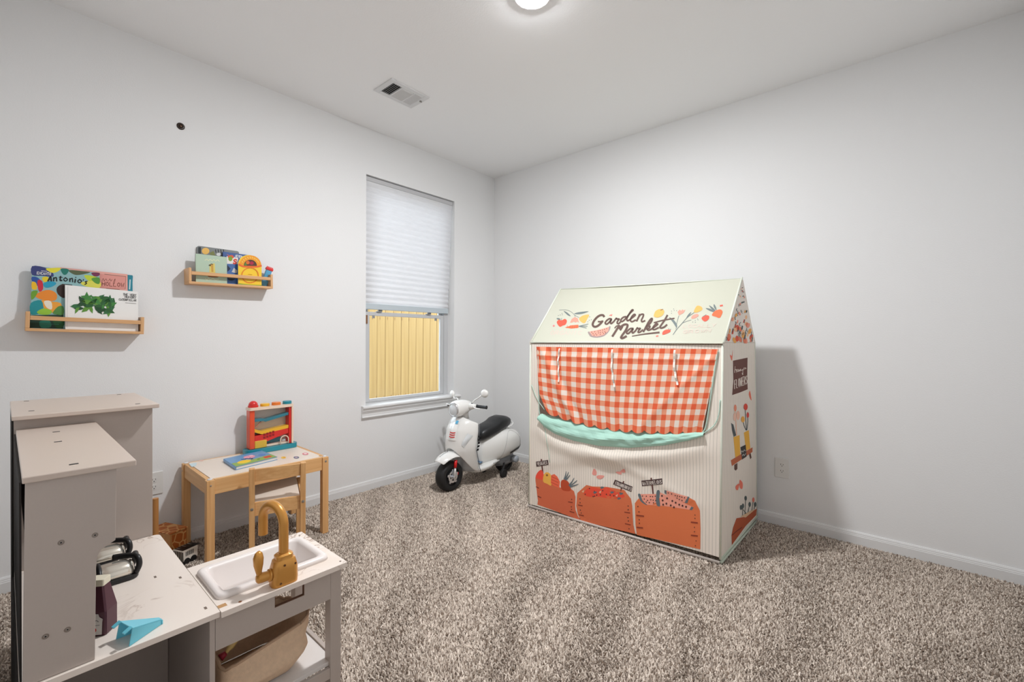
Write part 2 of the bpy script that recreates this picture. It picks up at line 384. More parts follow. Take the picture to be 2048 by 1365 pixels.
def glass():
    if 'window_glass' in MATS: return MATS['window_glass']
    m = bpy.data.materials.new('window_glass'); m.use_nodes = True; nt = m.node_tree; N = nt.nodes; L = nt.links
    for n in list(N):
        if n.type == 'BSDF_PRINCIPLED': N.remove(n)
    t = N.new('ShaderNodeBsdfTransparent'); t.inputs[0].default_value = (.97, .985, .98, 1); g = N.new('ShaderNodeBsdfGlossy'); g.inputs['Roughness'].default_value = .02
    f = N.new('ShaderNodeFresnel'); f.inputs[0].default_value = 1.25; x = N.new('ShaderNodeMixShader')
    L.new(f.outputs[0], x.inputs[0]); L.new(t.outputs[0], x.inputs[1]); L.new(g.outputs[0], x.inputs[2]); L.new(x.outputs[0], N['Material Output'].inputs[0])
    MATS['window_glass'] = m; return m
window()
def blind():
    y0, y1 = WY0+.008, WY1-.012; zt, zb = 2.385, 1.392; xt, xb = -.020, -.072
    r = thing('pleated_blind', (-.05, (y0+y1)/2, zb), 'white pleated fabric blind lowered over the upper half of the window', 'blind')
    M = mat('blind_fabric', (244, 244, 246), .9, noise=.05, nscale=60, trans=.36, stretch=(1, .25, 3), spec=.1)
    n = 22; m = MB(); pts = []
    for i in range(n*2+1):
        k = i/(n*2); z = zt-.03-(zt-.06-zb)*k; x = xt+(xb-xt)*k+(.005 if i % 2 else -.003)*(.35+.65*k)
        pts.append((x, z))
    for i in range(n*2):                       # each pleat face is its own part
        (xa, za), (xc, zc) = pts[i], pts[i+1]
        mm = MB().add([(xa, y0, za), (xa, y1, za), (xc, y1-.002*(i % 3), zc), (xc, y0, zc)], [(0, 1, 2, 3)])
        build('pleat', mm, M, r, solid=.0007)
    build('head_rail', MB().box(xt-.022, xt+.006, y0, y1, zt-.032, zt), mat('blind_rail', (196, 196, 198), .5), r, bevel=.003)
    build('bottom_rail', MB().box(xb-.014, xb+.010, y0, y1-.004, zb-.012, zb+.032), mat('bottom_rail', (196, 206, 212), .5), r, bevel=.003)
    p = [(xt+.004+(xb-xt)*k+.003*math.sin(k*22), y1+.004+.0025*math.sin(k*31), zt-.01-.94*k) for k in np.linspace(0, 1, 40)]
    build('lift_cord', MB().tube(p, .0016, 6), M_WPLAS, r, smooth=True)
blind()
def outside():
    struct(build('ground', MB().box(-6, -T-.02, -8, 8, -.35, -.25), mat('yard_soil', (120, 105, 80), .95, noise=.2, nscale=8)), 'bare ground outside the window', 'ground')
    fx = -2.8; r = thing('wood_fence', (fx, .5, -.25), 'new yellow pine board fence seen through the window', 'fence')
    M = wood('fence_pine', (172, 142, 88), (152, 120, 68), axis=2, scale=3, fine=9, rough=.7)
    nt = M.node_tree; N = nt.nodes; L = nt.links                  # knots
    tc = N.new('ShaderNodeTexCoord'); mp = N.new('ShaderNodeMapping'); mp.inputs['Scale'].default_value = (3, 12, 3.2); oi = N.new('ShaderNodeObjectInfo')
    L.new(tc.outputs['Object'], mp.inputs[0]); L.new(oi.outputs['Location'], mp.inputs['Location'])
    vo = N.new('ShaderNodeTexVoronoi'); vo.inputs['Scale'].default_value = 1; L.new(mp.outputs[0], vo.inputs['Vector'])
    cr = N.new('ShaderNodeValToRGB'); cr.color_ramp.elements[0].position = .06; cr.color_ramp.elements[0].color = lin((150, 100, 50)); cr.color_ramp.elements[1].position = .13; cr.color_ramp.elements[1].color = (1, 1, 1, 1)
    mx = N.new('ShaderNodeMix'); mx.data_type = 'RGBA'; mx.blend_type = 'MULTIPLY'; mx.inputs[0].default_value = .8
    src = N['Principled BSDF'].inputs['Base Color'].links[0].from_socket
    L.new(vo.outputs['Distance'], cr.inputs[0]); L.new(src, mx.inputs[6]); L.new(cr.outputs[0], mx.inputs[7]); L.new(mx.outputs[2], N['Principled BSDF'].inputs['Base Color'])
    p0 = atX(fx, 736.3, 700)[1]; first = None
    for i in range(-12, 22):
        y = p0+.1405*i
        if first is None: first = build('fence_board', MB().box(fx-.009, fx+.009, y+.0025, y+.1380, -.25, 1.60), M, r, bevel=.0015); y_first = y
        else: twin(first, r, (random.uniform(-.002, .003), y-y_first, random.uniform(-.004, .004)))
    for z in (.05, .75, 1.4): build('fence_rail', MB().box(fx-.05, fx-.0125, p0-1.7, p0+3.1, z, z+.09), M, r, bevel=.002)
outside()

# ------------------------------------------------------------------ ceiling lamp, vent, outlets, wall plug
def lamp():
    c = (1.752, -1.603, H); r = thing('ceiling_light', c, 'small round white lit dome lamp on the ceiling', 'lamp')
    build('lamp_base', MB().lathe(c, [(.080, 0), (.082, -.004), (.080, -.0085), (.0725, -.0085)], 32), M_WPLAS, r, smooth=True, auto=.8)
    e = bpy.data.materials.new('lamp_glow'); e.use_nodes = True; b = e.node_tree.nodes['Principled BSDF']
    b.inputs['Emission Color'].default_value = (.965, .982, 1, 1); b.inputs['Emission Strength'].default_value = LAMP_STRENGTH; b.inputs['Base Color'].default_value = (.9, .9, .9, 1)
    build('lamp_diffuser', MB().lathe(c, [(.072, -.0085), (.070, -.0105), (.055, -.0125), (.035, -.0135), (.0, -.014)], 32), e, r, smooth=True)
lamp()
def vent():
    c0 = np.array([.598, -1.50, H]); x0, x1, y0, y1 = .497, .699, -1.648, -1.358; z = H
    r = thing('air_vent', c0, 'white louvered air vent in the ceiling near the window', 'vent')
    M = mat('vent_paint', (222, 222, 222), .45); b = .034; m = MB()
    for (a0, a1, b0, b1) in ((x0, x1, y0, y0+b), (x0, x1, y1-b, y1), (x0, x0+b, y0+b, y1-b), (x1-b, x1, y0+b, y1-b)): m.box(a0, a1, b0, b1, z-.007, z)
    build('vent_frame', m, M, r, bevel=.002)
    build('vent_duct', MB().box(x0+b, x1-b, y0+b, y1-b, z-.0010, z-.0004), M_DARK, r)
    xi0, xi1, yi0, yi1 = x0+b, x1-b, y0+b, y1-b; L = yi1-yi0
    for i in range(5): yy = yi0+.006+i*.0125; build('louver', MB().obox(((xi0+xi1)/2, yy, z-.006), ((xi1-xi0)/2, 0, 0), (0, .0032, .0036), (0, .0003, -.0003)), M, r)
    for i in range(11): xx = xi0+.006+i*(xi1-xi0-.012)/10; build('louver', MB().obox((xx, yi0+.072+.040, z-.006), (0, .042, 0), (.0045, 0, .0036), (.0003, 0, -.0003)), M, r)
    for i in range(5): yy = yi1-.006-i*.0125; build('louver', MB().obox(((xi0+xi1)/2, yy, z-.006), ((xi1-xi0)/2, 0, 0), (0, .0045, -.0034), (0, .0003, .0003)), M, r)
    for yy in (yi0+.067, yi0+.158): build('divider', MB().box(xi0, xi1, yy-.004, yy+.004, z-.008, z-.001), M, r)
    build('damper_lever', MB().box(x1-.075, x1-.068, y1-.026, y1-.012, z-.016, z-.007), M_STEEL, r)
vent()
def outlet(c, u, n, label):
    c = np.array(c, float); u = np.array(u, float); n = np.array(n, float); zv = np.array((0, 0, 1.))
    r = thing('wall_outlet', c, label, 'outlet', 'wall outlets')
    build('cover_plate', MB().obox(c+n*.003, u*.0395, n*.003, zv*.061), M_WPLAS, r, bevel=.0025)
    for s in (-1, 1):
        q = c+zv*.0195*s+n*.0062
        o = build('socket', MB().prism([q+u*.017*math.cos(a)+zv*(.0165*max(-.83, min(.83, math.sin(a)))) for a in np.linspace(0, 2*math.pi, 24, endpoint=False)], n*.0016), M_WPLAS, r)
        m = MB(); t = q+n*.0017
        m.obox(t-u*.0064+zv*.003, u*.0011, n*.0003, zv*.0042); m.obox(t+u*.0064+zv*.003, u*.0011, n*.0003, zv*.0035); m.lathe(t-zv*.0068, [(.0024, -.0003), (.0024, .0003)], 10, n)
        build('slot', m, M_DARK, o)
outlet((2.49, 0, .362), (1, 0, 0), (0, -1, 0), 'white duplex outlet on the wall right of the play tent')
outlet((0, -2.667, .365), (0, 1, 0), (1, 0, 0), 'white duplex outlet between the toy kitchen and the wooden table')
def wall_plug():
    c = np.array((0, -2.547, 2.336)); r = thing('screw_anchor', c, 'dark brown screw anchor high on the wall above the shelves', 'anchor')
    build('anchor_collar', MB().lathe(c, [(.019, 0), (.019, .003), (.015, .006), (.011, .006), (.010, .002)], 20, (1, 0, 0)), mat('anchor_brown', (48, 34, 26), .35), r, smooth=True, auto=.7)
    build('screw_head', MB().lathe(c, [(.0085, .001), (.0085, .006), (.005, .0085), (0, .009)], 14, (1, 0, 0)), mat('anchor_screw', (90, 70, 56), .3, metal=.8), r, smooth=True)
wall_plug()

# ------------------------------------------------------------------ wall shelves and their books
def shelf(y0, y1, zb0, zb1, label):
    """narrow oak ledge: bottom board, two cheeks, front rail; bottom z may differ left/right (hung a little askew)"""
    d = .098; h = .088; t = .013
    sl = (zb1-zb0)/(y1-y0); B = lambda y: zb0+sl*(y-y0)
    r = thing('wall_shelf', (0, (y0+y1)/2, B((y0+y1)/2)), label, 'shelf', 'wooden book ledges')
    Mo = wood('oak_long', (226, 178, 128), (212, 160, 108), axis=1, fine=30); Mz = wood('oak_up', (228, 182, 132), (212, 162, 112), axis=2, fine=30)
    yv = np.array((0, 1, sl)); yv = yv/np.linalg.norm(yv); zv = np.array((0, -yv[2], yv[1])); xv = np.array((1., 0, 0)); L = (y1-y0)
    mid = np.array((0, (y0+y1)/2, B((y0+y1)/2)))
    build('bottom_board', MB().obox(mid+xv*d/2+zv*t/2, xv*d/2, yv*L/2, zv*t/2), Mo, r, bevel=.0015)
    for s in (-1, 1): build('cheek', MB().obox(mid+yv*s*(L/2-.0065)+xv*d/2+zv*(h+t)/2, xv*d/2, yv*.0065, zv*(h-t)/2), Mz, r, bevel=.0015)
    build('front_rail', MB().obox(mid+xv*(d-.0065)+zv*.060, xv*.0065, yv*(L/2-.0132), zv*.0095), Mo, r, bevel=.0015)
    return lambda y: B(y)+t
def book(quad, tk, label, cov=(230, 230, 230), name='picture_book', group=None, spine=None, corner=0):
    """book standing against the wall: quad = front cover corners TL,TR,BR,BL (world); page block behind, covers and spine"""
    q = [np.asarray(p, float) for p in quad]; n = np.cross(q[1]-q[0], q[3]-q[0]); n /= np.linalg.norm(n)
    if n[0] < 0: n = -n
    if corner:
        c = []
        for i in range(4):
            a, b, d = q[i], q[i-1], q[(i+1) % 4]; u = (b-a)/np.linalg.norm(b-a); v = (d-a)/np.linalg.norm(d-a)
            c += [a+u*corner, a+(u+v)*corner*.29, a+v*corner]
        q = c
    ctr = sum(q)/len(q); base = min(q, key=lambda p: p[2])
    r = thing(name, (ctr[0], ctr[1], base[2]), label, 'book', group)
    cm = mat('cover_%d_%d_%d' % cov, cov, .35); ct = .0018
    build('front_cover', MB().prism(q, -n*ct), cm, r)
    build('back_cover', MB().prism([p-n*(tk-ct) for p in q], -n*ct), cm, r)
    k = [ctr+(p-ctr)*.975-n*ct*1.02 for p in q]
    build('page_block', MB().prism(k, -n*(tk-2.04*ct)), mat('paper_pages', (240, 236, 226), .8), r)
    if spine is not None and not corner:
        a, d = (q[0], q[3]) if spine == 0 else (q[1], q[2]); u = (q[1]-q[0])/np.linalg.norm(q[1]-q[0])*(1 if spine == 0 else -1)
        build('spine', MB().prism([a-n*ct*1.05, d-n*ct*1.05, d-n*(tk-ct*1.05), a-n*(tk-ct*1.05)], u*.0015), cm, r)
    def surf(x, y, e): return on_plane(x, y, q[0]+n*e, n)
    return r, Print(surf)
def stand_quad(xb, lean, tl, tr, zb):
    """cover corners for pixel top corners; bottom at x=xb height zb, top leaning back by lean"""
    TL = atX(xb-lean, *tl); TR = atX(xb-lean, *tr)
    BL = np.array((xb, TL[1], zb(TL[1]) if callable(zb) else zb)); BR = np.array((xb, TR[1], zb(TR[1]) if callable(zb) else zb))
    return [TL, TR, BR, BL]
zsA = shelf(-3.137, -2.724, 1.184, 1.173, 'oak book ledge on the left holding four large picture books')
zN = lambda y: zsA(y)+.0008
GA = 'picture books on the wooden ledges'
ZA = (0, 480, 5.6875)
def shelf_books_near():
    # teal book at the back right
    r, p = book(stand_quad(.020, .010, (224, 547), (265, 551), zN), .010, 'teal book at the back right of the left ledge, mostly hidden', (44, 138, 158), group=GA)
    p.frame(*ZA); p.poly([(1452, 405), (1512, 412), (1502, 585), (1450, 585)], (44, 138, 158))
    p.stroke([(1480, 455), (1474, 560)], 14, (205, 232, 236), sm=False); p.done('printed_cover', r)
    # pink book
    r, p = book(stand_quad(.036, .012, (120, 535), (255, 549), zN), .012, 'salmon pink book with HOLLOW in its title', (236, 172, 160), spine=1, group=GA)
    p.frame(*ZA); c = (120, 62, 48)
    p.poly([(1100, 382), (1430, 415), (1425, 560), (1095, 545)], (228, 156, 146)).stroke([(1190, 392), (1432, 418), (1424, 560)], 5, (110, 80, 62), sm=False)
    p.stroke([(1160, 470), (1175, 440), (1185, 470), (1205, 445), (1220, 470)], 5, c); p.stroke([(1235, 470), (1250, 445), (1262, 470), (1275, 450)], 5, c); p.stroke([(1290, 480), (1310, 445), (1300, 500)], 5, c)
    p.text('HOLLOW', (1155, 520), (1415, 536), 42, 7, c); p.stroke([(1210, 552), (1360, 566)], 4, c, sm=False); p.done('printed_cover', r)
    # big colourful jungle book
    q = stand_quad(.054, .014, (64.3, 532.5), (199, 546), zN)
    r, p = book(q, .012, "large jungle picture book with a colourful leafy cover at the left end", (118, 176, 196), spine=0, group=GA)
    p.frame(*ZA)
    p.poly([(362, 300), (1132, 376), (1128, 560), (350, 1010)], (160, 196, 186))
    p.poly([(365, 298), (1132, 375), (1125, 1000), (345, 1000)], (146, 188, 190))
    p.poly([(345, 860), (720, 850), (720, 1010), (345, 1002)], (26, 62, 50))
    p.poly([(365, 300), (500, 312), (590, 360), (605, 420), (480, 410), (365, 400)], (58, 66, 122), True)
    for pts, cc in [([(520, 330), (600, 320), (690, 320), (660, 360), (590, 375)], (232, 222, 60)), ([(690, 330), (780, 335), (760, 390), (720, 395)], (30, 120, 106)),
                    ([(780, 345), (930, 355), (1030, 370), (900, 400), (830, 390)], (90, 100, 70)), ([(1040, 375), (1130, 376), (1125, 410), (1070, 415)], (120, 50, 84)),
                    ([(960, 400), (1120, 430), (1100, 480), (1010, 470)], (196, 212, 60)), ([(930, 480), (1130, 470), (1128, 550), (960, 525)], (222, 218, 90)), ([(1040, 440), (1130, 430), (1130, 500), (1080, 490)], (88, 152, 60)),
                    ([(365, 420), (430, 430), (470, 480), (440, 530), (365, 470)], (44, 84, 160)), ([(430, 460), (480, 470), (490, 560), (450, 590), (430, 540)], (206, 44, 66)), ([(362, 480), (410, 490), (420, 560), (365, 560)], (240, 190, 40)),
                    ([(480, 430), (540, 420), (560, 470), (500, 480)], (230, 206, 50)), ([(490, 500), (560, 470), (640, 490), (600, 530), (520, 545)], (40, 158, 190)),
                    ([(400, 640), (460, 590), (560, 570), (640, 610), (640, 680), (560, 700), (470, 680)], (238, 142, 48)), ([(470, 690), (560, 700), (690, 720), (690, 800), (600, 830), (520, 800)], (240, 164, 60)),
                    ([(500, 700), (580, 700), (590, 790), (530, 770)], (240, 232, 214)), ([(650, 540), (740, 505), (740, 660), (660, 620)], (52, 36, 30)),
                    ([(358, 590), (430, 580), (400, 650), (358, 680)], (110, 160, 50)), ([(350, 720), (470, 690), (490, 800), (420, 850), (348, 840)], (32, 142, 150)), ([(420, 820), (500, 780), (590, 810), (560, 850), (460, 850)], (150, 200, 60)),
                    ([(600, 830), (660, 760), (720, 760), (720, 850), (640, 850)], (84, 140, 70)), ([(450, 930), (560, 920), (580, 990), (470, 1000)], (36, 120, 100)), ([(600, 900), (720, 900), (720, 990), (640, 1000)], (30, 90, 50))]: p.poly(pts, cc, True)
    p.text('ENCANTO', (418, 392), (582, 404), 30, 6, (240, 240, 240)); p.stroke([(470, 352), (535, 357)], 5, (230, 230, 240), sm=False)
    K = (16, 16, 18)
    for st, ww in [([(545, 470), (575, 420), (585, 470)], 15), ([(555, 455), (590, 455)], 8), ([(610, 470), (612, 430)], 14), ([(612, 440), (640, 430), (645, 470)], 12), ([(690, 415), (685, 460), (705, 462)], 15), ([(672, 425), (712, 428)], 8),
                   ([(745, 430), (725, 450), (745, 470), (768, 452), (745, 430)], 11), ([(795, 475), (795, 440)], 14), ([(797, 450), (822, 438), (828, 480)], 11), ([(858, 450), (852, 485)], 15), ([(862, 425), (862, 430)], 12), ([(905, 450), (885, 470), (905, 490), (928, 470), (905, 450)], 11),
                   ([(950, 450), (948, 462)], 9), ([(992, 472), (970, 478), (985, 495), (965, 508)], 11)]: p.stroke(st, ww, K)
    p.stroke([(745, 508), (820, 516)], 9, K, sm=False)
    p.stroke([(460, 955), (670, 962)], 6, (70, 140, 120), sm=False); p.done('printed_cover', r)
    # white book in front
    q = stand_quad(.071, .012, (130, 570), (275.8, 584), zN)
    r, p = book(q, .011, 'wide white picture book with a green leafy cover in front', (244, 243, 240), spine=0, group=GA)
    p.frame(*ZA)
    p.stroke([(772, 530), (762, 1000)], 3, (205, 205, 202), sm=False)
    greens = [(44, 96, 48), (66, 134, 62), (34, 76, 44), (96, 150, 58), (50, 110, 66)]
    rr = random.Random(3)
    for i in range(46):                                  # generic leaf sprig, no character
        a = rr.uniform(0, 1); cx = 860+a*440; cy = 735+rr.uniform(-75, 75); l = rr.uniform(45, 85); th = rr.uniform(-1.2, 1.2)-(a-.5)*2
        u = np.array((math.cos(th), math.sin(th))); v = np.array((-u[1], u[0])); c0 = np.array((cx, cy))
        p.poly([c0-u*l, c0-u*l*.3+v*l*.35, c0+u*l*.4+v*l*.28, c0+u*l, c0+u*l*.3-v*l*.3, c0-u*l*.4-v*l*.3], greens[i % 5])
    T1 = (96, 96, 96)
    p.text('THE VERY', (1400, 632), (1552, 643), 24, 5, T1); p.text('HUNGRY', (1420, 660), (1552, 670), 24, 5, T1); p.text('CATERPILLAR', (1352, 688), (1552, 700), 22, 5, T1); p.stroke([(1425, 715), (1548, 725)], 4, (150, 150, 150), sm=False)
    p.done('printed_cover', r, 4)
shelf_books_near()
zsB = shelf(-2.531, -2.097, 1.453, 1.462, 'oak book ledge on the right holding small board books')
zF = lambda y: zsB(y)+.0008
ZB = (340, 460, 7.5833)
def shelf_books_far():
    r, p = book(stand_quad(.022, .010, (394, 491.5), (478, 503), zF), .014, 'grey board book with rounded corners behind the mint book', (118, 122, 122), group=GA, corner=.010)
    p.frame(*ZB); p.poly([(428, 262), (470, 262), (470, 362), (428, 356)], (52, 56, 58)); p.ell((540, 322), 58, 50, (240, 190, 100)); p.poly([(600, 350), (660, 320), (690, 390), (610, 380)], (130, 134, 80))
    for x in (690, 730, 770, 810): p.stroke([(x, 300), (x+8, 345)], 11, (40, 42, 44), sm=False)
    p.ell((740, 372), 36, 24, (225, 225, 225)); p.done('printed_cover', r)
    r, p = book(stand_quad(.040, .008, (446, 503.5), (500, 511), zF), .012, 'blue book with NEVER on its cover at the back', (46, 84, 148), group=GA, spine=0)
    p.frame(*ZB); p.text('NEVER', (985, 412), (1092, 432), 36, 8, (240, 240, 240)); p.stroke([(865, 375), (890, 385)], 9, (200, 120, 150), sm=False); p.done('printed_cover', r)
    r, p = book(stand_quad(.058, .006, (452, 512), (477, 516), zF), .012, 'white and blue book with a red S behind the yellow one', (60, 104, 168), group=GA, spine=0)
    p.frame(*ZB)
    p.poly([(862, 400), (1035, 425), (1030, 520), (865, 515)], (236, 232, 226)); p.poly([(880, 395), (950, 385), (965, 430), (890, 430)], (226, 92, 60), True); p.ell((916, 438), 32, 38, (132, 160, 54))
    p.text('S', (950, 512), (1020, 518), 66, 22, (222, 62, 44)); p.poly([(866, 530), (920, 590), (870, 640)], (34, 46, 74)); p.poly([(935, 640), (970, 575), (1020, 620), (1010, 660)], (206, 204, 200)); p.ell((930, 730), 60, 40, (40, 46, 52)); p.done('printed_cover', r)
    r, p = book(stand_quad(.070, .004, (391.5, 507.5), (453.8, 514.5), zF), .011, 'mint green board book at the left end of the right ledge', (182, 204, 182), group=GA, spine=0)
    p.frame(*ZB); W = (222, 226, 190)
    p.stroke([(530, 462), (560, 445), (580, 465), (610, 450), (640, 470), (665, 452), (690, 475), (720, 455), (750, 480)], 12, W); p.poly([(600, 520), (678, 508), (690, 690), (600, 690)], (224, 204, 110)); p.poly([(620, 525), (655, 522), (660, 640), (628, 640)], (206, 160, 70))
    p.stroke([(590, 545), (600, 530), (612, 548), (622, 520), (650, 525)], 10, (40, 36, 30)); p.poly([(580, 690), (725, 690), (720, 722), (590, 715)], (140, 84, 50), True); p.stroke([(535, 735), (560, 760), (580, 735), (610, 755), (650, 740), (690, 760), (740, 750)], 11, W); p.done('printed_cover', r)
    # yellow arch-shaped board book
    xb = .081; yl = atX(xb, 476.5, 560)[1]; yr = atX(xb, 523.2, 560)[1]; zb = zF((yl+yr)/2)+.0005; zt = atX(xb, 500, 510.5)[2]; yc = (yl+yr)/2; R = (yr-yl)/2
    arch = [np.array((xb, yl, zb)), np.array((xb, yr, zb))]+[np.array((xb, yc+R*math.cos(a), zt-R+R*math.sin(a))) for a in np.linspace(0, math.pi, 17)]
    r = thing('board_book', (xb, yc, zb), 'yellow arch-topped board book standing in front on the right ledge', 'book', GA)
    build('front_cover', MB().prism(arch, (-.003, 0, 0)), mat('arch_yellow', (250, 208, 50), .35), r)
    build('page_block', MB().prism([a-np.array((.0031, 0, 0)) for a in arch], (-.005, 0, 0)), mat('paper_pages', (240, 236, 226), .8), r)
    p = Print(lambda x, y, e: atX(xb+e, x, y)); p.frame(*ZB); O = (244, 162, 44)
    th = np.linspace(-.05, math.pi+.05, 18); c = np.array((1218, 545)); out = [c+np.array((168*math.cos(a), -158*math.sin(a))) for a in th]; inn = [c+np.array((100*math.cos(a), -92*math.sin(a))) for a in th]
    p.poly(out+inn[::-1], O); p.poly([(1125, 545)]+inn[::-1]+[(1315, 548)], (90, 60, 50)); p.ell((1180, 495), 28, 28, (224, 110, 50)); p.ell((1240, 505), 30, 26, (176, 40, 70)); p.poly([(1120, 540), (1150, 490), (1170, 540)], (90, 140, 50))
    for a in np.linspace(.5, 2.65, 9): q = c+np.array((134*math.cos(a), -126*math.sin(a))); p.stroke([q+(-7, -9), q+(7, 9)], 9, (250, 222, 120), sm=False)
    p.stroke([(1048, 525), (1110, 555), (1215, 560), (1320, 560), (1385, 545)], 26, (238, 110, 50))
    for a in np.linspace(0, 2*math.pi, 22, endpoint=False): q = np.array((1215+124*math.cos(a), 690+112*math.sin(a))); t = np.array((-math.sin(a), math.cos(a)))*13; p.stroke([q-t, q+t], 14, (232, 130, 40), sm=False)
    p.stroke([(1045, 818), (1215, 838), (1385, 846)], 16, (140, 170, 50)); p.stroke([(1185, 675), (1245, 680)], 5, (200, 140, 40), sm=False); p.done('printed_cover', r)
    # blue brush-like toy with red ridged end
    b = np.array((.045, -2.135, zF(-2.13)+.001)); tdir = np.array((.010, .028, .098)); tdir /= np.linalg.norm(tdir)
    r = thing('toy_brush', b, 'blue toy with a ridged red end leaning at the right end of the ledge', 'toy')
    L = np.linalg.norm(atX(.05, 531, 536)-b)*1.0
    m = MB(); m.bar(b+tdir*.004, b+tdir*(L-.012), .034, .018, (1, 0, 0)); build('handle', m, mat('toy_sky_blue', (92, 168, 206), .4), r, bevel=.003)
    e = b+tdir*(L-.011); s = np.array((0, tdir[2], -tdir[1])); m = MB(); m.bar(e, e+tdir*.016, .042, .022, (1, 0, 0)); build('red_end', m, mat('toy_red', (226, 52, 50), .4), r, bevel=.003)
    for i in range(5): q = e+tdir*.016+s*(-.016+.008*i); build('ridge', MB().tube([q-tdir*.002, q+tdir*.007], [.0036, .0030], 8), mat('toy_red', (226, 52, 50), .4), r, smooth=True)
shelf_books_far()

# ------------------------------------------------------------------ children's table and chair
TZ = .4545; TX0, TX1, TY0, TY1 = .018, .486, -2.548, -1.930
M_TOP = mat('table_top_laminate', (240, 226, 212), .3, noise=.03, nscale=6)
def screw(mb_parent, p, n, r=.006):
    return build('screw', MB().lathe(p, [(r, -.0005), (r, .0012), (r*.6, .002)], 12, n), M_STEEL, mb_parent)
def table():
    r = thing('kids_table', ((TX0+TX1)/2, (TY0+TY1)/2, 0), 'low pine table with a pale top against the wall', 'table')
    for x in (TX0, TX1-.036):
        for y in (TY0, TY1-.036):
            o = build('leg', MB().box(x, x+.036, y, y+.036, 0, TZ-.002), M_PINE, r, bevel=.003)
    a = .077
    for y in (TY0+.006, TY1-.026): build('apron', MB().box(TX0+.0365, TX1-.0365, y, y+.018, TZ-a, TZ-.001), M_PINE_X, r, bevel=.0015)
    for x in (TX0+.008, TX1-.026): build('apron', MB().box(x, x+.018, TY0+.0365, TY1-.0365, TZ-a, TZ-.001), M_PINE_Y, r, bevel=.0015)
    top = build('table_top', MB().box(TX0+.0265, TX1-.0265, TY0+.0265, TY1-.0265, TZ-.010, TZ), M_TOP, r, bevel=.001)
    for x in (TX0+.018, TX1-.018):
        for y in (TY0+.018, TY1-.018): build('corner_cap', MB().lathe((x, y, TZ-.002), [(.011, 0), (.011, .003), (.007, .006), (0, .0065)], 14), mat('clear_cap', (225, 228, 232), .15), r, smooth=True)
    screw(r, (TX1, TY0+.018, TZ-.028), (1, 0, 0), .004)['label'] = 'dark screw hole'
    screw(r, (TX1+.0003, TY1-.018, TZ-.026), (1, 0, 0)); screw(r, (TX0+.02, TY0, TZ-.04), (0, -1, 0), .004)
    s = Print(lambda x, y, e: atZ(TZ+e, x, y)); s.frame(470, 790, 8.03)
    s.ell((780, 1010), 40, 18, (240, 196, 90)); s.ell((790, 1006), 14, 7, (214, 140, 60)); s.ell((985, 1008), 46, 20, (120, 124, 140)); s.ell((985, 1005), 22, 9, (200, 170, 180)); s.ell((1130, 950), 50, 18, (222, 130, 140)); s.ell((1130, 947), 26, 9, (244, 220, 220)); s.ell((1370, 982), 28, 9, (200, 160, 110))
    s.frame(360, 880, 6.4); s.poly([(115, 310), (215, 295), (205, 335), (150, 350)], (206, 226, 232)); s.ell((270, 268), 30, 8, (236, 196, 180)); s.done('stickers', r)
table()
def chair():
    # back faces the camera; seat pushed under the table, turned a little towards the window
    C0 = np.array((.580, -2.252, 0)); bx = np.array((.326, .9455, 0)); fw = np.array((-.9455, .326, 0)); zv = np.array((0, 0, 1.))
    W = .264; D = .30; zs = .302; zt = .489; w = .026; d = .034
    P = lambda a, f, z: C0+bx*a+fw*f+zv*z
    TL = .13                                                              # seat rises towards its front edge
    def bx_(a0, a1, f0, f1, z0, z1, tilt=True):
        k = TL if tilt else 0; return MB().loft([[P(a, f, z+k*max(0, f-.022)) for a, z in ((a0, z0), (a1, z0), (a1, z1), (a0, z1))] for f in (f0, f1)])
    r = thing('kids_chair', P(0, D/2, 0), 'small pine chair tucked under the wooden table', 'chair')
    for a in (-W/2, W/2-w):
        m = MB()
        m.loft([[P(a, f, z), P(a, f+d, z), P(a+w, f+d, z), P(a+w, f, z)] for f, z in ((-.006, 0), (-.006, .16), (-.008, zs), (-.024, zt))])
        build('back_post', m, M_PINE, r, bevel=.002)
        build('leg', MB().obox(P(a+w/2, D-.015, (zs+.022)/2), bx*w/2, fw*.015, zv*(zs+.022)/2), M_PINE, r, bevel=.002)
        build('side_rail', bx_(a+.004, a+w-.004, .0285, D-.031, zs-.050, zs-.004), M_PINE, r, bevel=.0015)
        screw(r, P(a+w/2, -.0075, zs-.024), -fw, .0075)
    build('seat', bx_(-W/2+w+.001, W/2-w-.001, .0235, D-.002, zs-.010, zs-.001), M_TOP, r, bevel=.001)
    build('seat_rail', bx_(-W/2+w+.0005, W/2-w-.0005, .006, .022, zs-.066, zs+.004), M_PINE_Y, r, bevel=.0015)
    build('seat_rail', bx_(-W/2+w+.0005, W/2-w-.0005, D-.022, D-.006, zs-.052, zs-.011), M_PINE_Y, r, bevel=.0015)
    m = MB(); m.loft([[P(-W/2+w+.0005, f, z), P(-W/2+w+.0005, f+.014, z), P(W/2-w-.0005, f+.014, z), P(W/2-w-.0005, f, z)] for f, z in ((-.010, zt-.068), (-.016, zt-.004))])
    build('back_rail', m, M_PINE_Y, r, bevel=.0015)
chair()
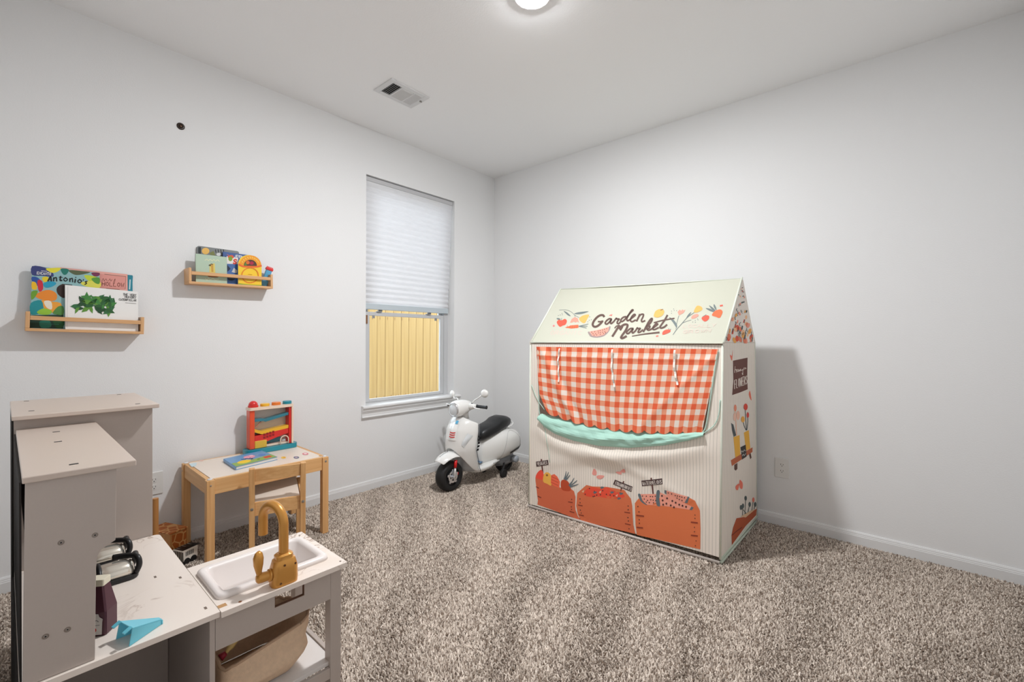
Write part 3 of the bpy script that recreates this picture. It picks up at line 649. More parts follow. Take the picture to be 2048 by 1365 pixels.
def table_book():
    z = TZ+.0008; q = [np.array((*p, z)) for p in ((.168, -2.385), (.392, -2.392), (.345, -2.165), (.128, -2.172))]
    ctr = sum(q)/4; r = thing('picture_book', (ctr[0], ctr[1], z), 'blue picture book lying flat on the wooden table', 'book')
    cm = mat('cover_sky', (110, 160, 206), .35); tk = .017
    build('back_cover', MB().prism(q, (0, 0, .002)), cm, r); build('page_block', MB().prism([ctr+(p-ctr)*.97+np.array((0, 0, .0021)) for p in q], (0, 0, tk-.0042)), mat('paper_pages', (240, 236, 226), .8), r)
    build('front_cover', MB().prism([p+np.array((0, 0, tk-.002)) for p in q], (0, 0, .002)), cm, r)
    build('spine', MB().prism([q[0]+np.array((0, 0, .002)), q[1]+np.array((0, 0, .002)), q[1]+np.array((0, 0, tk-.002)), q[0]+np.array((0, 0, tk-.002))], (0, -.0015, 0)), cm, r)
    p = Print(lambda x, y, e: atZ(z+tk+e, x, y)); p.frame(470, 790, 8.03)
    B = lambda t, s: tuple((q[0]*(1-t)*(1-s)+q[1]*s*(1-t)+q[2]*s*t+q[3]*t*(1-s)))
    p.surf = lambda x, y, e: np.array(B(y, x))+np.array((0, 0, tk+e)); p.frame(0, 0, 1)      # x: across the cover depth, y: along its length
    p.poly([(.62, .01), (.99, .01), (.99, .99), (.62, .99), (.70, .5)], (150, 178, 96)); p.ell((.72, .28), .15, .16, (246, 206, 60)); p.ell((.38, .52), .16, .14, (232, 160, 180)); p.ell((.30, .60), .07, .05, (240, 190, 200))
    p.poly([(.7, .74), (.88, .74), (.88, .92), (.7, .92)], (214, 74, 60)); p.ell((.45, .82), .12, .09, (100, 140, 200)); p.stroke([(.45, .3), (.52, .36), (.46, .42), (.56, .46), (.5, .5)], .025, (50, 50, 60)); p.ell((.62, .50), .05, .03, (60, 60, 70)); p.ell((.80, .60), .04, .04, (70, 130, 60)); p.done('printed_cover', r, .1)
table_book()

# ------------------------------------------------------------------ ball run toy on the table
def ball_run():
    x0, x1 = .046, .128; y0, y1 = -2.245, -1.965; z = TZ+.0015
    r = thing('ball_run_toy', ((x0+x1)/2, (y0+y1)/2, z), 'red and teal ball run toy standing on the wooden table', 'toy')
    Pl = lambda n, c: mat(n, c, .3, coat=.3)
    TEAL, RED, ORG, YEL, CRM = Pl('toy_teal', (22, 142, 160)), Pl('toy_red2', (222, 44, 40)), Pl('toy_orange_red', (236, 84, 44)), Pl('toy_yellow', (242, 186, 48)), Pl('toy_cream', (246, 222, 200))
    def rounded(xa, xb, ya, yb, za, zb, rad):
        q = []
        for cx, cy, a0 in ((xb-rad, yb-rad, 0), (xa+rad, yb-rad, 90), (xa+rad, ya+rad, 180), (xb-rad, ya+rad, 270)):
            for a in np.linspace(a0, a0+90, 6): q.append((cx+rad*math.cos(math.radians(a)), cy+rad*math.sin(math.radians(a)), za))
        return MB().prism(q, (0, 0, zb-za))
    build('base', rounded(x0, x1, y0-.012, y1+.012, z, z+.028, .03), TEAL, r, bevel=.005, smooth=False)
    ya, yb = y0+.012, y1-.022; t = .020; zb_, zt_ = z+.0285, z+.262
    build('side_post', MB().box(x0+.012, x1-.014, ya, ya+t+.008, zb_, zt_), ORG, r, bevel=.004)
    build('side_post', MB().box(x0+.012, x1-.014, yb-t, yb, zb_, zt_), RED, r, bevel=.004)
    build('edge_strip', MB().box(x1-.0138, x1-.006, yb-.006, yb+.005, zb_, zt_), CRM, r, bevel=.002)
    build('top_shelf', rounded(x0+.006, x1-.004, ya-.006, yb+.008, zt_+.0005, zt_+.018, .014), CRM, r, bevel=.003)
    def disc(y, h, rad, m, nm='hammer_peg'): build(nm, MB().lathe(((x0+x1)/2+.004, y, zt_+.0186), [(rad, 0), (rad, h*.8), (rad*.9, h), (0, h)], 24), m, r, smooth=True, auto=.6)
    yy = np.linspace(ya+.026, yb-.022, 4)
    disc(yy[0], .012, .028, RED); c = np.array(((x0+x1)/2+.004, yy[0], zt_+.031)); build('ball', MB().lathe(c, [(.025*math.cos(a), .025*math.sin(a)) for a in np.linspace(-.1, math.pi/2, 8)], 20), RED, r, smooth=True)
    disc(yy[1], .015, .026, YEL); disc(yy[2], .017, .026, Pl('toy_orange', (240, 130, 50))); disc(yy[3], .018, .026, TEAL)
    xi0, xi1 = x0+.016, x1-.020
    def ramp(pts, th, m, nm, lip=.0):
        mb = MB(); mb.loft([[(xi0, y, zz), (xi1, y, zz), (xi1, y, zz-th), (xi0, y, zz-th)] for y, zz in pts]); return build(nm, mb, m, r, bevel=.001)
    ia, ib = ya+t+.0085, yb-t-.0005
    ramp([(ia, z+.208), (ia+.05, z+.206), (ia+.06, z+.200), (ib, z+.226)], .016, Pl('toy_teal_dark', (52, 128, 146)), 'ramp')
    ramp([(ia, z+.148), (ia+.04, z+.130), (ia+.1, z+.136), (ib, z+.146)], .020, YEL, 'ramp')
    mb = MB(); mb.loft([[(xi0, y, zz), (xi1, y, zz), (xi1, y, zz-h), (xi0, y, zz-h)] for y, zz, h in ((ia, z+.105, .055), (ia+.05, z+.108, .052), (ia+.11, z+.118, .045), (ib-.03, z+.124, .036), (ib, z+.124, .03))])
    sl = build('xylophone_slide', mb, RED, r, bevel=.002)
    for k in range(8): yk = ia+.048+.017*(k % 4); zk = z+.082+.018*(k//4)+.003*(k % 4); build('slot', MB().box(xi1+.0002, xi1+.0012, yk, yk+.0125, zk, zk+.013), mat('toy_red_dark', (150, 22, 26), .5), sl)
    build('corner_block', MB().box(xi0, xi1+.004, ia, ia+.068, zb_+.0005, z+.074), Pl('toy_mustard', (226, 182, 60)), r, bevel=.003)
    build('tray', MB().box(xi0, xi1-.004, ia+.069, ib-.001, zb_+.0004, zb_+.012), CRM, r, bevel=.002)
    build('chime_plate', MB().box(xi0+.001, xi0+.006, ia+.07, ib-.03, zb_+.0125, zb_+.04), Pl('toy_teal_dark', (52, 128, 146)), r)
    build('back_panel', MB().box(x0+.006, x0+.0115, ya+.002, yb-.002, zb_+.02, zt_-.005), mat('clear_panel', (226, 216, 206), .2), r)
    yc = ib-.028; zc = zb_+.030; pts = [(x1-.010, yc-.024, zb_+.002)]+[(x1-.010, yc+.024*math.cos(a), zc+.024*math.sin(a)) for a in np.linspace(math.pi, 0, 14)]+[(x1-.010, yc+.024, zb_+.002)]
    build('gate_arch', MB().tube(pts, .0032, 8), CRM, r, smooth=True)
    build('strut', MB().bar((xi1-.01, ia+.008, z+.156), (xi1-.01, ia+.04, z+.188), .006, .006, (1, 0, 0)), mat('toy_strut', (186, 130, 110), .4), r)
ball_run()

# ------------------------------------------------------------------ giraffe walker and zebra car beside the table
def spot_mat(name, base, spot, sc, thr):
    m = mat(name, base, .45); nt = m.node_tree; N = nt.nodes; L = nt.links
    tc = N.new('ShaderNodeTexCoord'); v = N.new('ShaderNodeTexVoronoi'); v.feature = 'DISTANCE_TO_EDGE'; v.inputs['Scale'].default_value = sc
    L.new(tc.outputs['Object'], v.inputs['Vector']); cr = N.new('ShaderNodeValToRGB'); cr.color_ramp.interpolation = 'CONSTANT'
    cr.color_ramp.elements[0].color = lin(base); cr.color_ramp.elements[1].position = thr; cr.color_ramp.elements[1].color = lin(spot)
    L.new(v.outputs['Distance'], cr.inputs[0]); L.new(cr.outputs[0], N['Principled BSDF'].inputs['Base Color']); return m
def walker():
    A = np.array((.226, -2.641, 0)); u = np.array((-.40, .9165, 0)); v = np.array((-.9165, -.40, 0))     # right face along u, left face along v
    zt = .150; Lu, Lv = .095, .17; zv = np.array((0, 0, 1.))
    c = A+u*Lu/2+v*Lv/2; r = thing('giraffe_push_cart', c, 'wooden push cart with giraffe print beside the toy kitchen', 'toy cart')
    GIR = spot_mat('giraffe_print', (232, 176, 110), (196, 104, 34), 24, .07)
    Wd = wood('cart_wood', (220, 160, 96), (204, 142, 80), axis=2)
    build('box_body', MB().obox(c+zv*(zt/2+.018), u*(Lu/2-.007), v*(Lv/2-.007), zv*(zt/2-.025)), Wd, r)
    build('box_lid', MB().obox(c+zv*(zt-.004), u*Lu/2, v*Lv/2, zv*.003), GIR, r, bevel=.001)
    build('side_print', MB().obox(c+u*(Lu/2-.0045)*1.0+zv*(zt/2+.018), u*.0022, v*(Lv/2-.010), zv*(zt/2-.030)), GIR, r)
    build('end_print', MB().obox(c-v*(Lv/2-.0045)+zv*(zt/2+.018), v*.0022, u*(Lu/2-.010), zv*(zt/2-.030)), GIR, r)
    for a in (-1, 1):
        for b in (-1, 1): build('corner_post', MB().obox(c+u*a*(Lu/2-.005)+v*b*(Lv/2-.005)+zv*(zt/2+.014), u*.0048, v*.0048, zv*(zt/2-.0215)), Wd, r)
    p = np.array((.292, -2.712, 0))
    for k in (0, 1):
        q = p+v*.15*k-u*.05*k; build('handle_post', MB().tube([q+zv*.004, q+zv*.367], .013, 14), mat('cart_post', (190, 132, 74), .4), r, smooth=True, auto=.8)
    build('tow_board', MB().bar(c-u*(Lu/2+.001)+zv*.030, p-v*0+zv*.030, .03, .010), Wd, r)
    build('handle_bar', MB().tube([p+zv*.35+v*.0128-u*.0042, p+zv*.35+v*.1372-u*.0458], .0065, 10), mat('cart_post', (190, 132, 74), .4), r, smooth=True)
    for a in (-1, 1):
        for b in (-1, 1): build('wheel', MB().lathe(c+u*a*(Lu/2-.003)+v*b*(Lv/2-.04)+zv*.020-u*.005, [(.019, 0), (.020, .002), (.020, .010), (.019, .012)], 18, u), M_BLACK, r, smooth=True, auto=.6)
walker()
def zebra():
    c = np.array((.270, -2.586, 0)); u = np.array((-.397, .918, 0)); v = np.array((.918, .397, 0)); zv = np.array((0, 0, 1.)); Lu, Lv, h = .082, .070, .058
    r = thing('zebra_toy_car', c, 'wooden zebra striped toy car on the carpet by the table leg', 'toy car')
    b = c+zv*(.017+h/2); body = build('body', MB().obox(b, u*Lu/2, v*Lv/2, zv*h/2), mat('zebra_white', (238, 230, 218), .4), r, bevel=.004)
    for i in range(6):
        x = -.44+.17*i; k = .018+.006*(i % 2)
        P0 = b+u*(x*Lu)+zv*(h/2+.0003)
        build('stripe', MB().add([P0+v*Lv*.46, P0+u*k+v*Lv*.46, P0+u*(k*.3+.006)-v*Lv*.46, P0+u*.002-v*Lv*.46], [(0, 1, 2, 3)]), M_BLACK, body)
        P1 = b-u*(Lu/2+.0003)+v*((x+.08)*Lv)
        build('stripe', MB().add([P1+zv*h*.44, P1+v*.0075+zv*h*.44, P1+v*.010-zv*h*.44, P1+v*.003-zv*h*.44], [(0, 1, 2, 3)]), M_BLACK, body)
    lab = b+v*(Lv/2+.0004)
    m = MB()
    for i in range(13): x = -.020+.0032*i; m.obox(lab+u*(x-.002)+zv*.008, u*(.0006+.0007*(i*7 % 3 == 0)), v*.0001, zv*.011)
    build('barcode', m, M_BLACK, body)
    m = MB()
    for a in (-1, 1):
        for s in (-1, 1): build('wheel', MB().lathe(c+u*a*(Lu/2-.024)+v*s*(Lv/2-.002)+zv*.0165-v*.005, [(.0150, 0), (.016, .002), (.016, .008), (.015, .010)], 16, v), M_BLACK, r, smooth=True, auto=.6)
    build('axle_block', MB().obox(c+zv*.0165, u*(Lu/2-.012), v*(Lv/2-.009), zv*.004), M_BLACK, r)
zebra()

# ------------------------------------------------------------------ toy kitchen
HC = .50
def marble():
    m = mat('toy_marble', (238, 226, 216), .35); nt = m.node_tree; N = nt.nodes; L = nt.links
    tc = N.new('ShaderNodeTexCoord'); n1 = N.new('ShaderNodeTexNoise'); n1.inputs['Scale'].default_value = 7; n1.inputs['Detail'].default_value = 8; n1.inputs['Distortion'].default_value = 1.2
    L.new(tc.outputs['Object'], n1.inputs['Vector']); cr = N.new('ShaderNodeValToRGB'); e = cr.color_ramp.elements
    e[0].position = .485; e[0].color = lin((240, 228, 218)); e[1].position = .5; e[1].color = lin((176, 150, 134)); x = e.new(.515); x.color = lin((240, 228, 218)); 
    y = e.new(.62); y.color = lin((236, 222, 210)); L.new(n1.outputs['Fac'], cr.inputs[0])
    n2 = N.new('ShaderNodeTexNoise'); n2.inputs['Scale'].default_value = 3; L.new(tc.outputs['Object'], n2.inputs['Vector']); r2 = N.new('ShaderNodeValToRGB'); r2.color_ramp.elements[0].position = .44; r2.color_ramp.elements[1].position = .56
    L.new(n2.outputs['Fac'], r2.inputs[0]); mx = N.new('ShaderNodeMix'); mx.data_type = 'RGBA'; mx.inputs[6].default_value = lin((240, 228, 218))
    L.new(r2.outputs[0], mx.inputs[0]); L.new(cr.outputs[0], mx.inputs[7]); L.new(mx.outputs[2], N['Principled BSDF'].inputs['Base Color']); return m
def rrect(x0, x1, y0, y1, z, rad, n=5):
    q = []
    for cx, cy, a0 in ((x1-rad, y1-rad, 0), (x0+rad, y1-rad, 90), (x0+rad, y0+rad, 180), (x1-rad, y0+rad, 270)):
        for a in np.linspace(a0, a0+90, n): q.append((cx+rad*math.cos(math.radians(a)), cy+rad*math.sin(math.radians(a)), z))
    return q
def kitchen():
    r = thing('toy_kitchen', (1.4, -2.95, 0), 'taupe wooden toy kitchen with a marble print worktop, sink and gold tap', 'toy kitchen')
    TP = mat('taupe_laminate', (186, 174, 166), .42, noise=.012, nscale=300); TOPM = mat('taupe_laminate_top', (206, 190, 178), .3); MAR = marble(); IN = mat('taupe_inner', (150, 138, 131), .6)
    GOLD = mat('toy_gold', (206, 146, 66), .33, metal=.35, coat=.2); SNK = mat('sink_white', (240, 232, 228), .3)
    yb, yf = -3.183, -2.875; BK = mat('back_shade_dark', (34, 28, 25), .8)
    build('fridge_back_shade', MB().box(.785, 1.165, yb-.0035, yb-.0005, 0, .928), BK, r); build('hutch_back_shade', MB().box(1.1665, 1.7855, -3.1825, -3.1795, HC+.001, .887), BK, r); build('cabinet_back_shade', MB().box(1.1665, 1.79, yb-.0035, yb-.0005, 0, HC-.0145), BK, r)  # sheets added over the open backs, coloured near-black to stand for shade
    # fridge unit
    build('fridge_side', MB().box(1.153, 1.165, yb, yf, 0, .928), TP, r, bevel=.001); build('fridge_side', MB().box(.785, .797, yb, yf, 0, .928), TP, r, bevel=.001)
    d = build('fridge_door', MB().box(.799, 1.151, yf-.012, yf, .03, .925), TP, r, bevel=.001); build('handle', MB().tube([(.83, yf+.0005, .5), (.83, yf+.022, .51), (.83, yf+.022, .66), (.83, yf+.0005, .67)], .005, 8), GOLD, d, smooth=True)
    for z in (.02, .32, .62): build('fridge_shelf', MB().box(.798, 1.152, yb+.01, yf-.014, z, z+.010), IN, r)
    t = build('fridge_top', MB().box(.768, 1.196, -3.187, -2.862, .9285, .941), TOPM, r, bevel=.002)
    for x, y in ((.80, -3.15), (1.10, -3.147), (.80, -2.912), (1.145, -2.910)): build('slot_cap', MB().box(x-.004, x+.004, y-.006, y+.006, .9411, .9416), M_DARK, t)
    # hutch above the worktop
    side = [(-3.179, .5005), (-3.079, .5005), (-3.077, .69), (-3.075, .712), (-3.069, .724), (-3.058, .730), (-3.047, .736), (-3.045, .887), (-3.175, .887)]
    n = build('hutch_side', MB().prism([(1.786, y, z) for y, z in side], (.012, 0, 0)), TP, r, bevel=.001)
    build('hutch_side', MB().prism([(1.168, y, z) for y, z in side], (.012, 0, 0)), TP, r, bevel=.001)
    for (px, py) in ((122, 1086), (190, 1071), (135, 1260), (91, 1274)):
        p = atX(1.798, px, py); s = build('screw', MB().lathe(p, [(.0052, -.0005), (.0052, .0004), (.003, .0004), (.0024, -.0002)], 14, (1, 0, 0)), mat('zinc_screw', (150, 140, 132), .35, metal=.7), n)
        build('screw_recess', MB().lathe(p+np.array((.0005, 0, 0)), [(.0016, 0), (.0016, .0004)], 8, (1, 0, 0)), M_DARK, n)
    build('hutch_shelf', MB().box(1.181, 1.7855, -3.172, -3.052, .735, .746), TP, r); build('hutch_door', MB().box(1.181, 1.7855, -3.0515, -3.046, .747, .884), TP, r)
    t = build('hutch_top', MB().box(1.1665, 1.806, -3.179, -3.014, .8875, .900), TOPM, r, bevel=.002)
    for x, y in ((1.29, -3.106), (1.454, -3.112), (1.753, -3.106)): build('slot_cap', MB().box(x-.004, x+.004, y-.007, y+.007, .9001, .9006), M_DARK, t)
    # worktops
    q = [(1.1665, -3.183, HC-.014), (1.805, -3.183, HC-.014), (1.805, -2.8575, HC-.014)]+[(1.1665+.016-.016*math.sin(a), -2.8575-.016+.016*math.cos(a), HC-.014) for a in np.linspace(0, math.pi/2, 6)]
    t = build('worktop', MB().prism(q, (0, 0, .014)), MAR, r, bevel=.001)
    for x, y in ((1.495, -2.927), (1.55, -2.882), (1.763, -2.877)): build('slot_cap', MB().box(x-.006, x+.006, y-.0025, y+.0025, HC+.0001, HC+.0006), mat('slot_brown', (120, 104, 92), .6), t)
    x0, x1, y0, y1 = 1.505, 1.812, -2.8565, -2.533; hx0, hx1, hy0, hy1 = 1.568, 1.738, -2.834, -2.572
    m = MB(); za, zb = HC-.014, HC
    m.box(x0, hx0, y0, y1, za, zb); m.box(hx1, x1, y0, y1, za, zb); m.box(hx0, hx1, y0, hy0, za, zb); m.box(hx0, hx1, hy1, y1, za, zb)
    w = bmesh_merge(m); t = build('sink_worktop', w, MAR, r)
    for x, y in ((1.528, -2.550), (1.793, -2.545)): build('slot_cap', MB().lathe((x, y, HC), [(.003, 0), (.003, .0006)], 10), mat('slot_brown', (120, 104, 92), .6), t)
    build('chipped_corner', MB().box(1.775, 1.790, -2.8562, -2.838, HC+.0001, HC+.0005), mat('bare_board', (190, 146, 98), .8), t); build('peg_hole', MB().lathe((1.797, -2.812, HC), [(.004, 0), (.004, .0006)], 12), mat('bare_hole', (150, 100, 64), .8), t)
    # sink basin
    rings = [rrect(1.552, 1.757, -2.850, -2.557, HC+.0004, .022), rrect(1.554, 1.755, -2.848, -2.559, HC+.009, .022), rrect(1.560, 1.750, -2.842, -2.565, HC+.0125, .020), rrect(1.568, 1.737, -2.832, -2.575, HC+.0115, .016),
             rrect(1.574, 1.730, -2.826, -2.581, HC+.004, .016), rrect(1.582, 1.722, -2.818, -2.589, HC-.055, .016), rrect(1.590, 1.714, -2.810, -2.597, HC-.060, .014)]
    m = MB(); m.loft(rings, cap=False); m.add(rings[-1], [tuple(range(len(rings[-1])))]); b = build('sink_basin', m, SNK, r, smooth=True, auto=1.2, solid=.003, offset=-1)
    dr = build('sink_drain', MB().box(1.625, 1.680, -2.680, -2.625, HC-.0596, HC-.0576), mat('drain_grey', (196, 190, 188), .4), b, bevel=.001)
    # tap
    tp = build('tap', MB().loft([[(cx, cy, z) for cx, cy, _ in rrect(1.785-a, 1.785+a, -2.703-bb, -2.703+bb, z, min(a, bb)*.7)] for a, bb, z in ((.021, .033, HC+.0004), (.022, .034, HC+.012), (.0215, .033, HC+.045), (.019, .027, HC+.066), (.018, .022, HC+.068), (.018, .022, HC+.078), (.014, .016, HC+.082))]), GOLD, r, smooth=True, auto=.7)
    dx = np.array((-.089, -.020, 0)); c0 = np.array((1.785, -2.703, HC+.078)); R = np.linalg.norm(dx)/2; e = dx/np.linalg.norm(dx)
    pts = [c0, c0+(0, 0, .04), c0+(0, 0, .078)]; cc = c0+np.array((0, 0, .078))+e*R
    pts += [cc-e*R*math.cos(a)+np.array((0, 0, R*math.sin(a))) for a in np.linspace(.15, math.pi-.0, 16)]; pts += [pts[-1]-np.array((0, 0, .022)), pts[-1]-np.array((0, 0, .045))]
    build('spout', MB().tube(pts, .0122, 16), GOLD, tp, smooth=True, auto=1.0)
    kb = np.array((1.785, -2.737, HC+.033)); build('knob', MB().lathe(kb, [(.016, 0), (.016, .004), (.012, .006), (.013, .022), (.0125, .030), (.008, .034), (0, .035)], 18, (0, -1, .08)), GOLD, tp, smooth=True, auto=.7)
    hb = kb+np.array((0, -.026, .006)); build('lever', MB().tube([hb, hb+(0, -.002, .014), hb+(0, -.003, .032), hb+(0, -.003, .05), hb+(0, -.002, .062), hb+(0, -.002, .067)], [.006, .0075, .0115, .0125, .009, .004], 14), GOLD, tp, smooth=True)
    for y, z in ((-2.7085, .055), (-2.7085, .010), (-2.680, .050), (-2.676, .012)): build('screw_hole', MB().lathe((1.8065+(0 if y < -2.69 else -.002), y-.010*(z < .02), HC+z), [(.003, 0), (.003, .0008)], 10, (1, 0, 0)), mat('gold_hole', (96, 56, 24), .6), tp)
    # base cabinet under the worktop, open towards the camera
    build('cabinet_front', MB().box(1.170, 1.792, -2.876, -2.8645, .0, HC-.0145), TP, r, bevel=.001); build('cabinet_divider', MB().box(1.375, 1.387, yb, -2.877, .0, HC-.0145), TP, r); build('cabinet_floor', MB().box(1.388, 1.79, yb, -2.877, .03, .042), TP, r)
    # sink frame: legs, aprons, lower shelf
    for x in (1.757, 1.517):
        build('leg', MB().box(x, x+.034, -2.574, -2.541, 0, HC-.0145), TP, r, bevel=.0015); 
    m = MB(); xa, xb = 1.782, 1.792; z0, z1 = HC-.100, HC-.0145; ha, hb_, hz0, hz1 = -2.728, -2.650, HC-.056, HC-.0145
    m.box(xa, xb, -2.864, ha, z0, z1); m.box(xa, xb, hb_, -2.5745, z0, z1); m.box(xa, xb, ha, hb_, z0, hz0); build('apron', bmesh_merge(m), TP, r)
    m = MB(); m.box(xa+.0005, xb-.0005, ha-.0001, ha+.0015, hz0, hz1); m.box(xa+.0005, xb-.0005, hb_-.0015, hb_+.0001, hz0, hz1); m.box(xa+.0005, xb-.0005, ha, hb_, hz0-.0001, hz0+.0015); build('hole_edge', m, mat('bare_edge', (110, 78, 60), .8), r)
    build('side_apron', MB().box(1.552, 1.756, -2.566, -2.556, HC-.100, HC-.0145), TP, r)
    build('lower_shelf', MB().box(1.520, 1.780, -2.864, -2.560, .198, .210), mat('shelf_white', (226, 220, 216), .4), r, bevel=.001); build('lower_rail', MB().box(1.552, 1.756, -2.558, -2.546, .168, .214), TP, r, bevel=.001); build('lower_rail', MB().box(1.7805, 1.791, -2.864, -2.5745, .165, .197), TP, r, bevel=.001)
def bmesh_merge(m):
    """weld coincident vertices and drop inner faces so neighbouring boxes become one piece"""
    key = {}; vs = []; idx = []
    for v in m.v:
        k = tuple(round(c, 6) for c in v)
        if k not in key: key[k] = len(vs); vs.append(v)
        idx.append(key[k])
    o = MB(); o.v = vs; cnt = {}
    fs = [tuple(idx[i] for i in f) for f in m.f]
    for f in fs: cnt[frozenset(f)] = cnt.get(frozenset(f), 0)+1
    o.f = [f for f in fs if cnt[frozenset(f)] == 1]; o.c = [None]*len(o.f); return o
kitchen()

def counter_things():
    z = HC+.0008
    # two shiny toy pans with black handles
    def pan(cx, label):
        c = np.array((cx, -3.005, z)); r = thing('toy_pan', c, label, 'toy pan', 'silver toy pans'); SIL = mat('toy_chrome', (226, 220, 208), .18, metal=.75); a = np.array((0, 1, 0.)); yv = np.array((0, 1., 0))
        body = [[(cx+hx*math.cos(t), -3.085+k, z+.016+hz*max(0, math.sin(t))-(.004 if math.sin(t) < -.1 else 0)) for t in np.linspace(0, 2*math.pi, 20, endpoint=False)] for k, hx, hz in ((0, .028, .022), (.006, .034, .028), (.105, .036, .029), (.117, .032, .025), (.121, .024, .018))]
        build('pan_body', MB().loft(body), SIL, r, smooth=True, auto=.9)
        build('black_base', MB().loft([rrect(cx-.040, cx+.042, -3.088, -2.955, z+dz, .02) for dz in (0, .0115)]), M_BLACK, r, bevel=.003)
        arm = [(cx+.030, -2.962, z+.012), (cx+.030, -2.955, z+.030), (cx+.024, -2.956, z+.047), (cx+.010, -2.962, z+.052), (cx-.010, -2.985, z+.053), (cx-.018, -3.004, z+.053)]
        build('handle', MB().tube(spline(arm, 5), .0072, 10), M_BLACK, r, smooth=True)
        arm = [(cx-.030, -2.962, z+.012), (cx-.028, -2.955, z+.030), (cx-.018, -2.956, z+.047), (cx-.004, -2.960, z+.052), (cx+.012, -2.961, z+.0525)]
        build('handle', MB().tube(spline(arm, 5), .0072, 10), M_BLACK, r, smooth=True)
        ring = [(cx+.040*math.cos(t), -3.036, z+.016+.030*max(0, math.sin(t))) for t in np.linspace(-.02, math.pi+.02, 16)]
        build('band', MB().tube(ring, .0058, 8), M_BLACK, r, smooth=True)
    pan(1.425, 'nearer of two silver toy pans with black handles on the worktop'); pan(1.285, 'farther of two silver toy pans with black handles on the worktop')
    # ketchup bottle
    c = np.array((1.686, -3.060, z)); r = thing('toy_sauce_bottle', c, 'dark purple toy sauce bottle with a cream cap on the worktop', 'toy bottle'); PUR = mat('bottle_purple', (78, 36, 50), .4)
    u = np.array((.80, -.60, 0)); v = np.array((.60, .80, 0)); zv = np.array((0, 0, 1.))
    def ring(a, b, h, ch): return [c+u*x+v*y+zv*h for x, y in ((a, -b+ch), (a, b-ch), (a-ch, b), (-a+ch, b), (-a, b-ch), (-a, -b+ch), (-a+ch, -b), (a-ch, -b))]
    build('bottle_body', MB().loft([ring(a, b, h, .003) for a, b, h in ((.019, .023, 0), (.020, .024, .004), (.020, .024, .052), (.0125, .0145, .106))]), PUR, r)
    build('cap', MB().loft([ring(a, b, h, .002) for a, b, h in ((.013, .015, .1062), (.013, .015, .121))]), mat('bottle_cap', (232, 224, 202), .45), r, bevel=.001)
    p = Print(lambda x, y, e: on_plane(x, y, c+u*(.0283+e), u)); p.frame(0, 0, 1)
    p.surf = lambda x, y, e: c+u*(.0204+e)+v*x+zv*(y*.85); p.layer = 0
    p.poly([(-.0185, .004), (.0165, .004), (.0175, .036), (.0185, .044), (.012, .050), (.010, .058), (.002, .059), (-.008, .052), (-.0175, .044)], (214, 210, 204)); p.ell((.0, .017), .0065, .0070, (196, 40, 34))
    p.stroke([(-.012, .038), (-.006, .042), (.0, .037), (.006, .042), (.010, .038)], .0022, (130, 126, 124)); p.stroke([(-.012, .029), (.012, .029)], .0022, (150, 146, 144), sm=False); p.done('paper_label', r)
    # blue plastic scoop
    c = np.array((1.768, -3.008, z)); r = thing('toy_scoop', c, 'translucent blue plastic scoop lying on the worktop', 'toy'); BL = mat('scoop_blue', (132, 226, 244), .2, trans=.25)
    e = np.array((-.28, .96, 0)); s = np.array((.96, .28, 0)); zv = np.array((0, 0, 1.)); t = .0022
    def wedge(pts, off, nm): build(nm, MB().prism(pts, off), BL, r)
    A = lambda l, w_, h: c+e*l+s*w_+zv*h
    wedge([A(-.026, -.027, 0), A(.045, -.006, 0), A(.045, -.006, .010), A(-.020, -.027, .034)], s*t, 'side_wall'); wedge([A(-.026, .027, 0), A(.045, .006, 0), A(.045, .006, .010), A(-.020, .027, .034)], -s*t, 'side_wall')
    wedge([A(-.020, -.027, .0342), A(-.020, .027, .0342), A(.046, .006, .0102), A(.046, -.006, .0102)], zv*t, 'top_plate')
    wedge([A(-.034, -.027, .030), A(-.034, -.017, .030), A(-.0205, -.017, .0365), A(-.0205, -.027, .0365)], zv*t, 'clip'); wedge([A(-.034, .017, .030), A(-.034, .027, .030), A(-.0205, .027, .0365), A(-.0205, .017, .0365)], zv*t, 'clip')
    build('back_wall', MB().prism([A(.0455, -.007, 0), A(.0455, .007, 0), A(.0455, .007, .0095), A(.0455, -.007, .0095)], e*t), BL, r)
counter_things()
